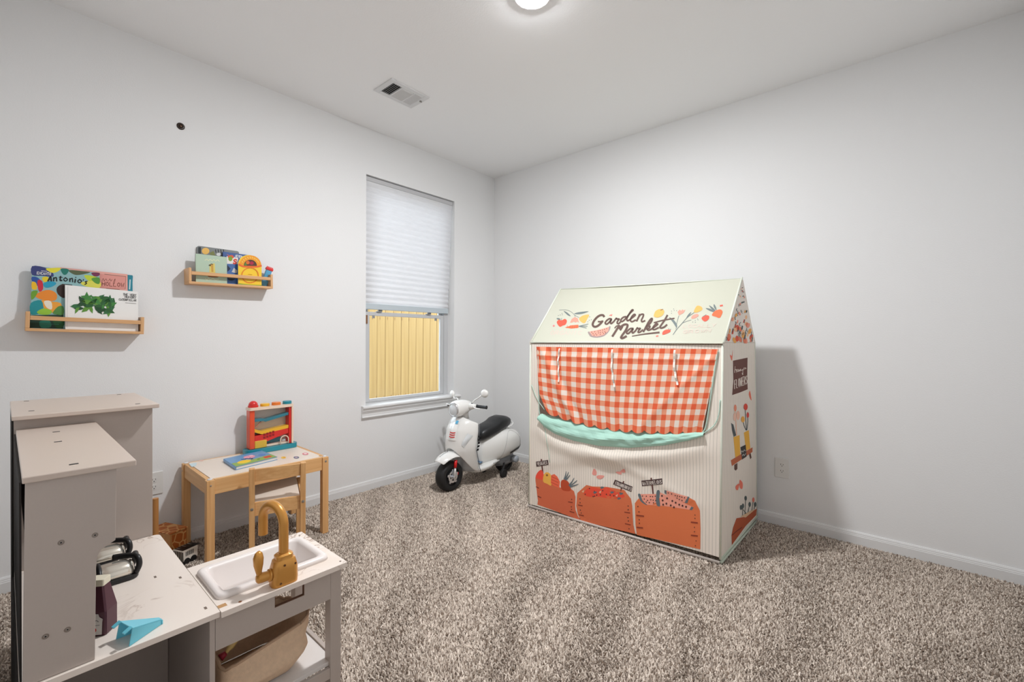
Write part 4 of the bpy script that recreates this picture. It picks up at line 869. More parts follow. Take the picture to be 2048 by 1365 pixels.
def bin_():
    z = .2112; r = thing('canvas_bin', (1.65, -2.72, z), 'slouching beige canvas bin on the lower shelf under the sink', 'bin'); CAN = mat('canvas', (226, 196, 166), .9, noise=.06, nscale=90, bump=.4, bscale=500)
    rings = []
    spec = [(0, 1.558, 1.735, -2.842, -2.650), (.025, 1.552, 1.750, -2.850, -2.632), (.06, 1.556, 1.756, -2.846, -2.606), (.085, 1.560, 1.746, -2.842, -2.622), (.105, 1.558, 1.742, -2.838, -2.600), (.125, 1.562, 1.738, -2.836, -2.604)]
    rr = random.Random(5)
    for h, a, b, c, d in spec:
        q = rrect(a, b, c, d, z+h, .03, 6); rings.append([(x+rr.uniform(-.005, .005)*(h > 0), y+rr.uniform(-.005, .005)*(h > 0), zz+(rr.uniform(-.006, .006)+(-.055*(1-(y+2.85)/.25)*max(0, (x-1.6)/.15) if h > .04 else 0)+(.012 if h > .1 and x > 1.7 else 0))*(h > 0)) for x, y, zz in q])
    m = MB(); m.loft(rings, cap=False); m.add(rings[0], [tuple(range(len(rings[0])))]); build('bin_wall', m, CAN, r, smooth=True, sub=1, solid=.003, offset=-1)
    build('rim', MB().tube(rings[-1]+[rings[-1][0]], .0042, 6, cap=False), mat('canvas_hem', (192, 160, 132), .9), r, smooth=True)
    b = np.array((1.690, -2.800, z+.105)); r2 = thing('toy_banana', b, 'pale yellow curved wooden toy sticking out of the canvas bin', 'toy food')
    build('fruit', MB().tube(spline([b+(0, -.012, .004), b+(-.01, .01, .020), b+(-.02, .035, .032), b+(-.028, .055, .030)], 4), [.005]*2+[.0095]*10+[.004], 10), mat('banana_yellow', (224, 190, 120), .5), r2, smooth=True)
    build('red_tip', MB().tube([b+(.002, -.026, -.001), b+(.0, -.013, .004)], [.010, .007], 8), mat('toy_crimson', (150, 24, 44), .5), r2, smooth=True)
bin_()

# ------------------------------------------------------------------ play tent
def play_tent():
    V = lambda *a: np.array(a, float)
    FLb, FRb, BRb, BLb = V(1.142, -.830, .014), V(2.347, -.760, .014), V(2.358, -.052, .014), V(1.130, -.075, .014)
    FLt, FRt, BRt, BLt = V(1.105, -.803, 1.137), V(2.348, -.772, 1.141), V(2.360, -.125, 1.143), V(1.110, -.130, 1.137)
    RR, RL = V(2.351, -.405, 1.518), V(1.087, -.405, 1.533)
    r = thing('play_tent', (1.73, -.44, 0), 'fabric market stall play tent with gingham curtain and printed produce', 'play tent')
    def fit(pts, ax):
        """plane coord[ax] = a + b*p + c*q"""
        o = [i for i in range(3) if i != ax]; A = np.array([[1, p[o[0]], p[o[1]]] for p in pts]); k = np.linalg.lstsq(A, np.array([p[ax] for p in pts]), rcond=None)[0]
        n = np.zeros(3); n[ax] = 1; n[o[0]] = -k[1]; n[o[1]] = -k[2]; n /= np.linalg.norm(n); p0 = np.zeros(3); p0[ax] = k[0]; return p0, n
    pf, nf = fit([FLb, FRb, FLt, FRt], 1); nf = nf if nf[1] < 0 else -nf
    pr, nr = fit([FLt, FRt, RR, RL], 2); nr = nr if nr[2] > 0 else -nr
    ps, ns = fit([FRb, BRb, FRt, BRt, RR], 0); ns = ns if ns[0] > 0 else -ns
    flat = lambda x, y: on_plane(x, y, pf, nf)
    CURVE = [(1078, 838), (1092, 853), (1112, 866), (1150, 880), (1200, 890), (1260, 894), (1330, 889), (1380, 879), (1410, 870)]
    cw = [flat(*p) for p in CURVE]; cx = [p[0] for p in cw]; cz = [p[2] for p in cw]
    def bulge(p):
        x, z = p[0], p[2]; zc = np.interp(x, cx, cz); u = (x-1.12)/1.23; t = (zc-z)/max(.05, zc-.02)
        b = 0
        if 0 <= u <= 1 and t > -.02:
            e = math.sin(math.pi*min(1, max(0, u)))**.6; tt = max(0, t)
            b += .022*e*math.exp(-((tt-.13)/.10)**2)*min(1, tt/.10)+.010*e*math.sin(math.pi*min(1, tt))
            d = (z-(.27+.33*u))*1.0; b += .014*e*(1/(1+math.exp(-d*60)))*math.exp(-max(0, d)*7)          # diagonal pull fold
            d2 = (z-(.62-.36*u)); b += .006*e*math.exp(-(d2/.03)**2)
            b += .0015*math.sin(x*23+z*9)*e
        return b
    surf_f = lambda x, y, e: (lambda p: p+nf*(bulge(p)+e))(flat(x, y))
    surf_r = lambda x, y, e: on_plane(x, y, pr+nr*e, nr); surf_s = lambda x, y, e: on_plane(x, y, ps+ns*e, ns)
    # fabrics
    def striped(name, base, line, per, wdt, uvaxis=0):
        m = mat(name, base, .85, trans=.08, sheen=.1, spec=.15); nt = m.node_tree; N = nt.nodes; L = nt.links
        uv = N.new('ShaderNodeUVMap'); sp = N.new('ShaderNodeSeparateXYZ'); L.new(uv.outputs[0], sp.inputs[0])
        mu = N.new('ShaderNodeMath'); mu.operation = 'MULTIPLY'; mu.inputs[1].default_value = 1/per; L.new(sp.outputs[uvaxis], mu.inputs[0])
        fr = N.new('ShaderNodeMath'); fr.operation = 'FRACT'; L.new(mu.outputs[0], fr.inputs[0]); lt = N.new('ShaderNodeMath'); lt.operation = 'LESS_THAN'; lt.inputs[1].default_value = wdt; L.new(fr.outputs[0], lt.inputs[0])
        mx = N.new('ShaderNodeMix'); mx.data_type = 'RGBA'; mx.inputs[6].default_value = lin(base); mx.inputs[7].default_value = lin(line); L.new(lt.outputs[0], mx.inputs[0]); L.new(mx.outputs[2], N['Principled BSDF'].inputs['Base Color'])
        return m
    CREAM = striped('striped_cream_cotton', (252, 242, 230), (204, 198, 188), .0165, .12); MINT = mat('mint_cotton', (184, 230, 214), .85, trans=.1); ROOF = mat('sage_cotton', (204, 204, 188), .85, trans=.08, spec=.15)
    PIPE = mat('pale_piping', (226, 230, 216), .8)
    def with_uv(mb, fn): mb.uv = {i: fn(p) for i, p in enumerate(mb.v)}; return mb
    # front panel
    def lerp(a, b, t): return (a[0]+(b[0]-a[0])*t, a[1]+(b[1]-a[1])*t)
    def polyl(pts, t):
        d = [0]
        for a, b in zip(pts, pts[1:]): d.append(d[-1]+math.hypot(b[0]-a[0], b[1]-a[1]))
        d = [q/d[-1] for q in d]; return (np.interp(t, d, [p[0] for p in pts]), np.interp(t, d, [p[1] for p in pts]))
    S = lambda p: tuple(surf_f(p[0], p[1], 0))
    OUTL, OUTR = [(1063, 689), (1060, 840), (1058.5, 1008)], [(1444.5, 691), (1441.5, 872), (1440, 1116)]
    INL_U, INR_U = [(1074, 694), (1078, 838)], [(1437, 699), (1410, 870)]
    m = MB(); n1, n2 = 10, 16
    m.grid(lambda u, v: S(lerp(polyl(OUTL[:2], v), polyl(INL_U, v), u)), 2, n1)
    m.grid(lambda u, v: S(lerp(polyl(OUTL[1:], v), lerp((1078, 838), (1083, 1016), v), u)), 2, n2)
    m.grid(lambda u, v: S(lerp(polyl(INR_U, v), polyl(OUTR[:2], v), u)), 3, n1)
    m.grid(lambda u, v: S(lerp(lerp((1410, 870), (1404, 1105), v), polyl(OUTR[1:], v), u)), 3, n2)
    m.grid(lambda u, v: S(lerp(polyl(CURVE, u), lerp((1083, 1016), (1404, 1105), u), v)), 110, n2*4)
    m.grid(lambda u, v: S(lerp(lerp((1063, 689), (1444.5, 691), u), lerp((1074, 694), (1437, 699), u), v)), 30, 1)
    fp = build('front_panel', with_uv(bmesh_merge(m), lambda p: (p[0], p[2])), CREAM, r, smooth=True)
    # roof, gables, sides, back
    def sag(a, b, c, d, nu, nv, amp, nrm):
        def f(u, v):
            p = (a*(1-u)+b*u)*(1-v)+(d*(1-u)+c*u)*v; return tuple(p+nrm*amp*math.sin(math.pi*u)*math.sin(math.pi*v))
        return MB().grid(f, nu, nv)
    rq = [on_plane(1062, 686, pr, nr), on_plane(1447, 687.5, pr, nr), on_plane(1484, 556.5, pr, nr), on_plane(1121.5, 579, pr, nr)]
    rf = build('roof_panel', with_uv(MB().grid(lambda u, v: tuple((rq[0]*(1-u)+rq[1]*u)*(1-v)+(rq[3]*(1-u)+rq[2]*u)*v+np.array((0, 0, -.011*math.sin(math.pi*u)*max(0, (v-.80)/.2)))), 24, 12), lambda p: (p[0], p[2])), ROOF, r, smooth=True)
    RRr, RLr = rq[2], rq[3]
    build('roof_panel', with_uv(sag(BRt, BLt, RLr-V(0, -.0, .001), RRr-V(0, 0, .001), 12, 8, 0, V(0, 0, 1)), lambda p: (p[0], p[2])), ROOF, r, smooth=True)
    sq = [on_plane(1441, 1121, ps, ns), on_plane(1513.5, 1035, ps, ns), on_plane(1509.5, 686, ps, ns), on_plane(1446, 686, ps, ns)]
    def side_fn(u, v):
        p = (sq[0]*(1-u)+sq[1]*u)*(1-v)+(sq[3]*(1-u)+sq[2]*u)*v; return tuple(p)
    sp_ = build('side_panel', with_uv(MB().grid(side_fn, 10, 10), lambda p: (p[1]*.8, p[2])), CREAM, r, smooth=True)
    g0, g1, g2 = on_plane(1446.5, 685.5, ps, ns), on_plane(1509.5, 685.5, ps, ns), on_plane(1485.5, 558, ps, ns)
    gb = build('gable_panel', MB().add([g0, g1, g2], [(0, 1, 2)]), mat('gable_cotton', (250, 240, 230), .85, trans=.08), r, solid=.001)
    build('side_panel', with_uv(MB().add([FLb, BLb, BLt, FLt], [(0, 1, 2, 3)]), lambda p: (p[1], p[2])), CREAM, r); lg = build('gable_panel', MB().add([FLt, BLt, RL], [(0, 1, 2)]), mat('gable_cotton', (250, 240, 230), .85, trans=.08), r)
    build('back_panel', with_uv(MB().add([BLb, BRb, BRt, BLt], [(0, 1, 2, 3)]), lambda p: (p[0], p[2])), CREAM, r)
    # curtain
    GI = mat('gingham_cotton', (246, 150, 120), .85, trans=.15, spec=.15); nt = GI.node_tree; N = nt.nodes; L = nt.links
    uv = N.new('ShaderNodeUVMap'); sx = N.new('ShaderNodeSeparateXYZ'); L.new(uv.outputs[0], sx.inputs[0]); o2 = []
    for k in (0, 1):
        fr = N.new('ShaderNodeMath'); fr.operation = 'FRACT'; L.new(sx.outputs[k], fr.inputs[0]); lt = N.new('ShaderNodeMath'); lt.operation = 'LESS_THAN'; lt.inputs[1].default_value = .5; L.new(fr.outputs[0], lt.inputs[0]); o2.append(lt)
    ad = N.new('ShaderNodeMath'); ad.operation = 'ADD'; L.new(o2[0].outputs[0], ad.inputs[0]); L.new(o2[1].outputs[0], ad.inputs[1]); hf = N.new('ShaderNodeMath'); hf.operation = 'MULTIPLY'; hf.inputs[1].default_value = .5; L.new(ad.outputs[0], hf.inputs[0])
    cr = N.new('ShaderNodeValToRGB'); cr.color_ramp.interpolation = 'CONSTANT'; e = cr.color_ramp.elements; e[0].color = lin((252, 240, 228)); e[1].position = .4; e[1].color = lin((255, 172, 138)); q = e.new(.9); q.color = lin((246, 108, 72)); L.new(hf.outputs[0], cr.inputs[0]); L.new(cr.outputs[0], N['Principled BSDF'].inputs['Base Color'])
    TOP = [(1074, 694), (1437, 699)]; LE = [(1074, 694), (1077, 750), (1082, 790), (1095, 820)]; RE = [(1437, 699), (1426, 760), (1415, 815), (1405, 862)]; BO = [(1095, 820), (1125, 832), (1170, 845), (1230, 856), (1310, 861), (1405, 862)]
    def coons(s, t):
        a = np.array(polyl(TOP, s)); b = np.array(polyl(BO, s)); c = np.array(polyl(LE, t)); d = np.array(polyl(RE, t))
        p00, p10, p01, p11 = map(np.array, (TOP[0], TOP[1], BO[0], BO[-1]))
        return a*(1-t)+b*t+c*(1-s)+d*s-(p00*(1-s)*(1-t)+p10*s*(1-t)+p01*(1-s)*t+p11*s*t)
    def curt(s, t):
        p = coons(s, t); p[1] += 7*abs(math.sin(math.pi*12.5*s))**.7*max(0, (t-.90)/.10)
        q = flat(*p); f = .004+.0035*math.sin(s*21+2*t)*t+.004*math.sin(s*7.3+t*3)*t
        f += .010*math.exp(-((s-.02-.17*t)/.022)**2)-.006*math.exp(-((s-.05-.19*t)/.02)**2)          # pull from the top left corner
        f += .006*math.exp(-((s-1.02+.42*t)/.03)**2)+.005*math.exp(-((t-.13)/.018)**2)+.010*t*t
        return tuple(q+nf*f)
    cu = build('curtain', MB().grid(curt, 136, 40, uv=lambda s, t: (s*17.5+.12, t*7.4+.05)), GI, r, smooth=True)
    for pts in ([(1122, 697), (1119, 718), (1119.5, 740), (1120, 764)], [(1227, 699), (1225.5, 730), (1228, 755), (1231, 774)], [(1351.5, 700), (1350, 730), (1353, 752), (1357, 770)]):
        q = [flat(*p)+nf*(.016+.004*math.sin(i*1.3)) for i, p in enumerate(spline(pts, 5))]; w = V(.0055, 0, 0)
        m = MB(); m.loft([[p-w, p+w, p+w+nf*.0012, p-w+nf*.0012] for p in q]); build('tie_strap', m, mat('tie_cotton', (236, 232, 222), .85), r)
    # mint lining rolled over the counter edge
    UP = [(1082, 828), (1110, 836), (1150, 845), (1200, 854), (1260, 861), (1330, 864), (1385, 862), (1409, 864)]; LOW = [(x, y+1.5) for x, y in CURVE]; rr = random.Random(11); ph = [rr.uniform(0, 6.28) for _ in range(12)]
    def mint(s, t):
        a = np.array(polyl(UP, s)); b = np.array(polyl(LOW, s)); p = a*(1-t)+b*t; q = flat(*p); e = math.sin(math.pi*min(1, max(0, s)))**.5
        tri = lambda x: abs((x % 1)-.5)*2
        f = -.012*(1-t)+.026*math.sin(math.pi*t)**.7+.012*t+e*(.009*tri(s*5+t*1.1+.2)+.004*tri(s*13-t*1.6+ph[0])+.013*tri(t*1.6+s*1.3+ph[1])-.011)*math.sin(math.pi*min(1, t*1.05))
        return tuple(q+nf*(f+.003))
    build('mint_lining', MB().grid(mint, 90, 10), MINT, r, smooth=False)
    for pts, rad in (([(1436, 702), (1424, 780), (1413, 850), (1404, 868)], .0035), ([(1441, 800), (1438, 830), (1428, 852), (1406, 868)], .0028), ([(1077, 700), (1079, 780), (1080, 826), (1090, 838)], .003), ([(1064, 770), (1074, 796), (1090, 820)], .0025), ([(1082, 838), (1095, 870), (1103, 925)], .0018)):
        build('edge_cord', MB().tube([flat(*p)+nf*(.006+bulge(flat(*p))) for p in spline(pts, 5)], rad, 6), mat('mint_cord', (190, 218, 204), .8), r, smooth=True)
    # piping and frame
    def pipe(a, b, rad=.0045, m=PIPE, nm='piping'): build(nm, MB().tube([a, (a+b)/2, b], rad, 8), m, r, smooth=True)
    n3 = V(0, 0, .003)
    pipe(flat(1061, 686)+n3, flat(1446, 687)+n3, .005); pipe(flat(1445, 690), flat(1440.5, 1119), .0055); pipe(flat(1061, 690), flat(1058, 1008), .0045); pipe(rq[1]+n3, rq[2]+n3, .005); pipe(rq[0]+n3, rq[3]+n3, .005); pipe(sq[1], sq[2], .0035); pipe(rq[3], rq[2]-V(0, 0, .004), .0035)
    pipe(sq[0]+V(0, 0, .003), sq[1]+V(0, 0, .003), .006, mat('mint_hem', (206, 216, 200), .85), 'hem')
    POLE = mat('pole_white', (196, 186, 178), .5)
    a, b = on_plane(1056, 1012, V(0, 0, .010), V(0, 0, 1)), on_plane(1439, 1126, V(0, 0, .010), V(0, 0, 1)); pipe(a, b, .008, POLE, 'frame_pole'); pipe(b+V(.006, .004, 0), on_plane(1512, 1043, V(0, 0, .010), V(0, 0, 1)), .007, mat('mint_hem', (206, 216, 200), .85), 'frame_pole')
    # ---------------- prints
    BR = (92, 68, 60); GR = (108, 118, 118); PK = (226, 150, 132); RD = (222, 88, 68); YL = (226, 172, 92); FT = (214, 196, 184); OR = (220, 108, 72)
    p = Print(surf_r); p.frame(1150, 600, 10.24)
    W = 36
    for st, ww in [([(595, 345), (575, 318), (520, 318), (450, 360), (385, 440), (362, 510), (395, 552), (455, 542), (520, 490), (560, 442)], W), ([(475, 448), (520, 448), (572, 436)], 26),
                   ([(748, 395), (705, 388), (650, 425), (618, 475), (648, 500), (700, 462), (748, 398), (725, 455), (742, 488), (795, 445)], 28), ([(795, 445), (845, 380), (862, 396), (905, 394), (872, 440), (865, 480), (900, 486), (945, 435)], 27),
                   ([(1040, 345), (985, 362), (940, 412), (948, 445), (990, 432), (1050, 370), (1130, 270), (1188, 215), (1165, 212), (1110, 290), (1062, 385), (1075, 428), (1120, 410)], 28),
                   ([(1125, 405), (1195, 350), (1235, 312), (1208, 300), (1160, 350), (1135, 415), (1165, 450), (1240, 415)], 27), ([(1262, 435), (1300, 360), (1325, 300)], 30), ([(1290, 372), (1345, 305), (1400, 300), (1392, 350), (1362, 415), (1375, 450), (1432, 430)], 28),
                   ([(768, 746), (830, 650), (885, 560), (905, 525)], 36), ([(815, 580), (850, 540), (905, 525)], 20), ([(985, 520), (960, 575), (930, 622)], 26), ([(905, 590), (950, 545), (1010, 508), (1065, 508), (1075, 540), (1035, 630), (965, 730), (942, 775), (975, 786), (1050, 748)], 36),
                   ([(1190, 588), (1135, 590), (1075, 640), (1055, 680), (1090, 692), (1145, 645), (1190, 590), (1168, 648), (1185, 680), (1240, 635)], 28), ([(1240, 635), (1275, 575), (1292, 592), (1338, 585), (1300, 635), (1295, 668), (1335, 660), (1385, 615)], 27),
                   ([(1402, 655), (1450, 560), (1510, 450), (1560, 388), (1580, 395), (1550, 465), (1450, 575)], 30), ([(1430, 612), (1490, 548), (1535, 540), (1520, 580), (1475, 600), (1510, 625), (1590, 585)], 26),
                   ([(1590, 585), (1655, 535), (1695, 500), (1665, 488), (1620, 530), (1590, 585), (1622, 612), (1710, 570)], 26), ([(1890, 318), (1840, 410), (1770, 510), (1740, 560), (1770, 578), (1830, 555), (1880, 512)], 30), ([(1618, 468), (1800, 420), (2032, 380)], 22)]: p.stroke(st, ww*1.25, BR)
    p.stroke([(1170, 745), (1400, 705), (1722, 668)], 34, BR, taper=(.5, 1.05)); o = p.done('printed_lettering', rf); o['label'] = 'brown script lettering reading Garden Market'
    p = Print(surf_r); p.frame(1150, 600, 10.24)
    p.poly([(262, 660), (298, 655), (330, 700), (430, 720), (580, 690), (690, 555), (728, 550), (700, 640), (600, 740), (460, 775), (330, 760), (285, 715)], (150, 132, 130), True)
    p.poly([(300, 650), (450, 622), (600, 585), (695, 552), (680, 640), (585, 720), (450, 752), (350, 735)], PK)
    p.dots([(342, 664), (405, 655), (475, 642), (515, 632), (565, 622), (605, 605), (650, 592), (368, 694), (422, 697), (480, 678), (518, 672), (565, 664), (612, 652), (390, 724), (445, 720), (518, 708), (585, 692), (625, 676)], 10, BR)
    p.stroke([(705, 325), (730, 310), (740, 328), (758, 298)], 12, (226, 96, 92)); p.poly([(1612, 320), (1650, 230), (1730, 190), (1800, 200), (1828, 245), (1790, 320), (1700, 362), (1630, 350)], YL, True); p.stroke([(1755, 215), (1780, 200), (1802, 196)], 16, (120, 92, 70))
    p.poly([(1790, 715), (1800, 650), (1870, 612), (1950, 615), (1945, 660), (1860, 700)], RD, True); p.stroke([(1910, 610), (1920, 585)], 8, GR); p.stroke([(1925, 615), (1968, 600)], 8, GR); p.dots([(1670, 745), (1695, 740)], 14, (230, 104, 90)); p.done('printed_fruit', rf, 4)
    p = Print(surf_r); p.frame(1040, 540, 7.585)
    p.stroke([(595, 612), (690, 608), (770, 635), (825, 685), (838, 722)], 6, GR); p.stroke([(825, 685), (900, 728)], 6, GR); p.poly([(660, 625), (715, 648), (770, 702), (725, 690)], GR, True); p.poly([(820, 666), (900, 642), (1042, 630), (960, 664), (880, 676)], GR, True)
    p.poly([(758, 802), (785, 745), (830, 718), (875, 735), (895, 802), (868, 786), (845, 802), (815, 786), (790, 802)], PK); p.poly([(895, 745), (950, 695), (1048, 680), (1020, 745), (985, 805), (940, 800)], YL, True)
    p.poly([(558, 790), (590, 758), (632, 768), (680, 744), (712, 775), (692, 830), (645, 848), (608, 866), (572, 832)], RD, True); p.poly([(552, 738), (585, 732), (618, 752), (580, 758)], GR, True); p.stroke([(628, 768), (632, 732)], 7, GR)
    p.poly([(678, 876), (780, 842), (886, 834), (888, 880), (780, 892)], OR); [p.stroke([(x, 842), (x-10, 886)], 5, (196, 76, 50), sm=False) for x in (720, 765, 800, 835, 865)]
    for b in ((1035, 822), (1022, 855), (1008, 884)): p.stroke([(888, 856), b], 9, GR, sm=False)
    p.dots([(582, 694), (610, 686), (638, 662), (642, 682), (1058, 714), (1050, 765), (1028, 790), (1082, 757)], 6, GR); p.ell((512, 850), 15, 15, (224, 130, 130)); p.done('printed_fruit', rf, 4)
    p = Print(surf_r); p.frame(1040, 540, 7.585); p.text('ORGANIC', (448, 985), (935, 985), 62, 12, FT, up=(.35, -1)); p.frame(1280, 540, 7.585); p.text('LOCALLY', (640, 880), (1150, 868), 52, 11, FT, up=(.3, -1)); p.text('GROWN', (640, 965), (1080, 945), 48, 11, FT, up=(.3, -1)); o = p.done('printed_lettering', rf); o['label'] = 'faint pink lettering'
    p = Print(surf_r); p.frame(1280, 540, 7.585)
    p.dots([(478, 627), (510, 594), (518, 617), (555, 620), (478, 660), (800, 792), (838, 770), (872, 745), (880, 760), (840, 798)], 6, GR)
    p.stroke([(500, 985), (560, 900), (640, 810), (720, 720), (820, 650)], 9, GR); p.stroke([(545, 900), (560, 800), (588, 700)], 7, GR); p.stroke([(640, 808), (700, 785), (775, 762)], 6, GR); p.poly([(440, 722), (500, 748), (558, 825), (555, 880), (500, 800)], GR, True); p.poly([(700, 735), (730, 680), (778, 640), (745, 700)], GR, True)
    p.poly([(570, 640), (600, 605), (625, 622), (645, 600), (660, 618), (690, 604), (660, 655), (590, 690)], PK); p.poly([(820, 620), (865, 545), (930, 560), (945, 605), (870, 645), (822, 645)], YL, True); p.poly([(775, 725), (800, 690), (860, 668), (890, 690), (845, 730), (790, 742)], PK, True)
    p.poly([(935, 745), (955, 705), (1015, 690), (1050, 705), (1040, 750), (985, 785)], RD, True); p.stroke([(955, 710), (1005, 682)], 9, GR); p.poly([(1090, 690), (1130, 630), (1210, 600), (1252, 630), (1235, 690), (1205, 730), (1150, 712)], (232, 108, 66), True)
    for q in ([(1112, 640), (1040, 612), (995, 582), (1060, 590), (1115, 620)], [(1125, 630), (1080, 590), (1048, 540), (1100, 570), (1140, 610)], [(1148, 608), (1118, 560), (1122, 520), (1150, 560), (1160, 605)]): p.poly(q, GR, True)
    p.dots([(1222, 545), (1245, 540)], 13, (226, 90, 74)); p.done('printed_fruit', rf, 4)
    # front: crates of produce
    YL = (250, 190, 84); PK = (250, 168, 146); RD = (246, 92, 70); CR_ = (214, 108, 66); DK = (84, 52, 46); SG = (74, 52, 50); SL = (104, 116, 122)
    p = Print(surf_f); p.fine = 5; p.lift = .0012; p.frame(1040, 880, 6.823)
    panel = lambda pts, col: p.poly(pts, col)
    panel([(216, 560), (215, 515), (240, 470), (330, 540), (440, 600), (560, 650), (690, 655), (745, 700), (765, 780), (758, 900), (762, 960), (790, 1040), (825, 1098), (240, 885), (247, 830), (232, 700)], (222, 112, 76))
    p.poly([(218, 500), (250, 440), (300, 410), (330, 470), (325, 545), (240, 530)], (248, 84, 62), True); p.poly([(322, 570), (330, 480), (375, 440), (430, 480), (435, 620), (380, 600)], YL, True); p.ell((376, 482), 16, 14, (150, 90, 50))
    p.poly([(428, 590), (435, 480), (480, 465), (520, 500), (555, 570), (545, 655), (470, 625)], (248, 112, 78)); [p.stroke([(440, y), (530, y+40)], 7, (206, 70, 50), sm=False) for y in (500, 540, 580)]
    p.poly([(568, 640), (575, 555), (630, 545), (680, 590), (700, 690), (600, 690)], (196, 76, 40), True)
    for a, b in (((615, 535), (640, 430)), ((625, 538), (672, 440)), ((635, 545), (692, 478)), ((680, 620), (748, 520)), ((690, 630), (788, 552)), ((695, 640), (806, 602))): p.stroke([a, ((a[0]+b[0])/2+4, (a[1]+b[1])/2), b], 20, SL, taper=(1, .4))
    p.done('printed_crate', fp)['label'] = 'printed crate of mixed vegetables'
    p = Print(surf_f); p.fine = 5; p.lift = .0012; p.frame(1040, 880, 6.823)
    panel([(790, 725), (875, 650), (920, 612), (1000, 632), (1200, 640), (1435, 682), (1525, 800), (1542, 900), (1550, 1160), (1578, 1288), (832, 1104), (792, 1020), (772, 900)], (228, 120, 78))
    p.poly([(880, 740), (930, 660), (1010, 640), (1120, 665), (1200, 645), (1270, 680), (1420, 740), (1430, 780), (1330, 800), (1180, 790), (1080, 770), (960, 775)], (244, 84, 58), True); p.dots([(900, 740), (960, 660), (1010, 770), (1030, 765), (1060, 750), (1110, 745), (1190, 740), (1240, 750), (1290, 760), (1030, 700), (1140, 690)], 9, DK)
    for c in ((1040, 718), (1135, 652), (1270, 718), (1365, 800), (1395, 735)): p.poly([(c[0]-30, c[1]-8), (c[0]-8, c[1]-20), (c[0]+28, c[1]-12), (c[0]+10, c[1]+6), (c[0]-16, c[1]+14)], SL)
    for c in ((870, 705), (1105, 712), (1330, 760)): p.poly([(c[0]-18, c[1]), (c[0]+16, c[1]-26), (c[0]+8, c[1]+14)], (244, 196, 160))
    p.done('printed_crate', fp)['label'] = 'printed crate of strawberries'
    p = Print(surf_f); p.fine = 5; p.lift = .0012; p.frame(1200, 900, 5.688)
    panel([(405, 605), (445, 552), (700, 545), (1030, 545), (1085, 575), (1140, 690), (1146, 900), (1142, 1132), (800, 1055), (420, 968), (408, 850)], (234, 126, 78))
    p.poly([(441, 505), (468, 500), (490, 570), (545, 625), (515, 615), (470, 580)], SL, True); p.poly([(470, 500), (645, 500), (645, 630), (545, 622), (495, 570)], PK); p.poly([(742, 455), (765, 458), (765, 500), (740, 490)], SL); p.poly([(765, 458), (1010, 530), (970, 610), (770, 560)], PK); p.poly([(1005, 525), (1024, 535), (1000, 605), (968, 600)], SL)
    p.poly([(655, 462), (688, 468), (680, 550), (692, 635), (655, 632), (642, 560)], SL, True); p.poly([(688, 480), (800, 530), (1045, 640), (1025, 680), (850, 652), (690, 632)], PK); p.poly([(1045, 642), (1070, 655), (1050, 685), (1022, 680)], SL)
    p.dots([(492, 522), (535, 525), (580, 528), (605, 530), (635, 525), (512, 556), (548, 572), (585, 565), (612, 570), (640, 575), (568, 598), (615, 600), (535, 590), (785, 485), (825, 497), (865, 515), (890, 520), (915, 525), (940, 532), (970, 540), (885, 545), (910, 560), (940, 572)], 7, DK); p.dots([(712, 520), (770, 548), (720, 572), (830, 578), (868, 598), (762, 608), (725, 620), (812, 628), (908, 620), (945, 632), (985, 645), (848, 650)], 11, DK)
    p.done('printed_crate', fp)['label'] = 'printed crate of watermelon slices'
    p = Print(surf_f); p.fine = 5; p.lift = .0012; p.frame(1040, 880, 6.823)
    for x, y in ((712, 765), (712, 812), (706, 915), (708, 950), (826, 805), (826, 858), (828, 960), (838, 1000), (1486, 900), (1486, 948), (1480, 1060), (1484, 1105), (1620, 905), (1632, 978), (1634, 1085), (1636, 1135), (1490, 1215)): p.dots([(x, y)], 8, DK)
    for a, b in (((668, 845), (722, 856)), ((684, 975), (742, 995)), ((1435, 985), (1508, 995)), ((1440, 1145), (1510, 1160)), ((800, 888), (858, 900)), ((810, 1025), (870, 1038)), ((1600, 1025), (1690, 1035)), ((225, 640), (260, 660)), ((248, 770), (290, 790))): p.stroke([a, b], 14, (150, 64, 44), sm=False)
    p.frame(1200, 900, 5.688)
    for x, y in ((328, 635), (328, 680), (322, 770), (326, 810), (440, 642), (452, 700), (454, 795), (454, 835), (1085, 740), (1085, 778), (1078, 880), (1078, 930), (1096, 1035), (1088, 1090)): p.dots([(x, y)], 6, DK)
    for a, b in (((425, 742), (505, 752)), ((425, 880), (490, 886)), ((1042, 820), (1112, 828)), ((1042, 970), (1112, 978))): p.stroke([a, b], 14, (150, 64, 44), sm=False)
    p.done('printed_nails', fp)
    def sign(fr, quad, stem, txt, ta, tb, h, w):
        p = Print(surf_f); p.fine = 5; p.lift = .0012; p.frame(*fr); p.stroke(stem, w*3.2, (104, 60, 54), sm=False); p.poly(quad, SG); p.text(txt, ta, tb, h, w, (236, 226, 218)); p.done('printed_sign', fp)['label'] = 'small printed sign reading '+txt
    sign((1040, 880, 6.823), [(225, 298), (398, 270), (404, 338), (232, 366)], [(303, 265), (318, 450)], 'VEGGIES', (246, 352), (392, 326), 44, 6)
    sign((1040, 880, 6.823), [(1305, 540), (1548, 635), (1530, 705), (1280, 605)], [(1425, 565), (1395, 660), (1355, 780)], 'STRAWBERRIES', (1300, 602), (1530, 690), 42, 6)
    sign((1200, 900, 5.688), [(478, 348), (715, 322), (722, 386), (486, 412)], [(592, 318), (610, 495)], 'WATERMELONS', (492, 402), (716, 378), 40, 5)
    p = Print(surf_f); p.fine = 5; p.lift = .0012; p.frame(1040, 880, 6.823)
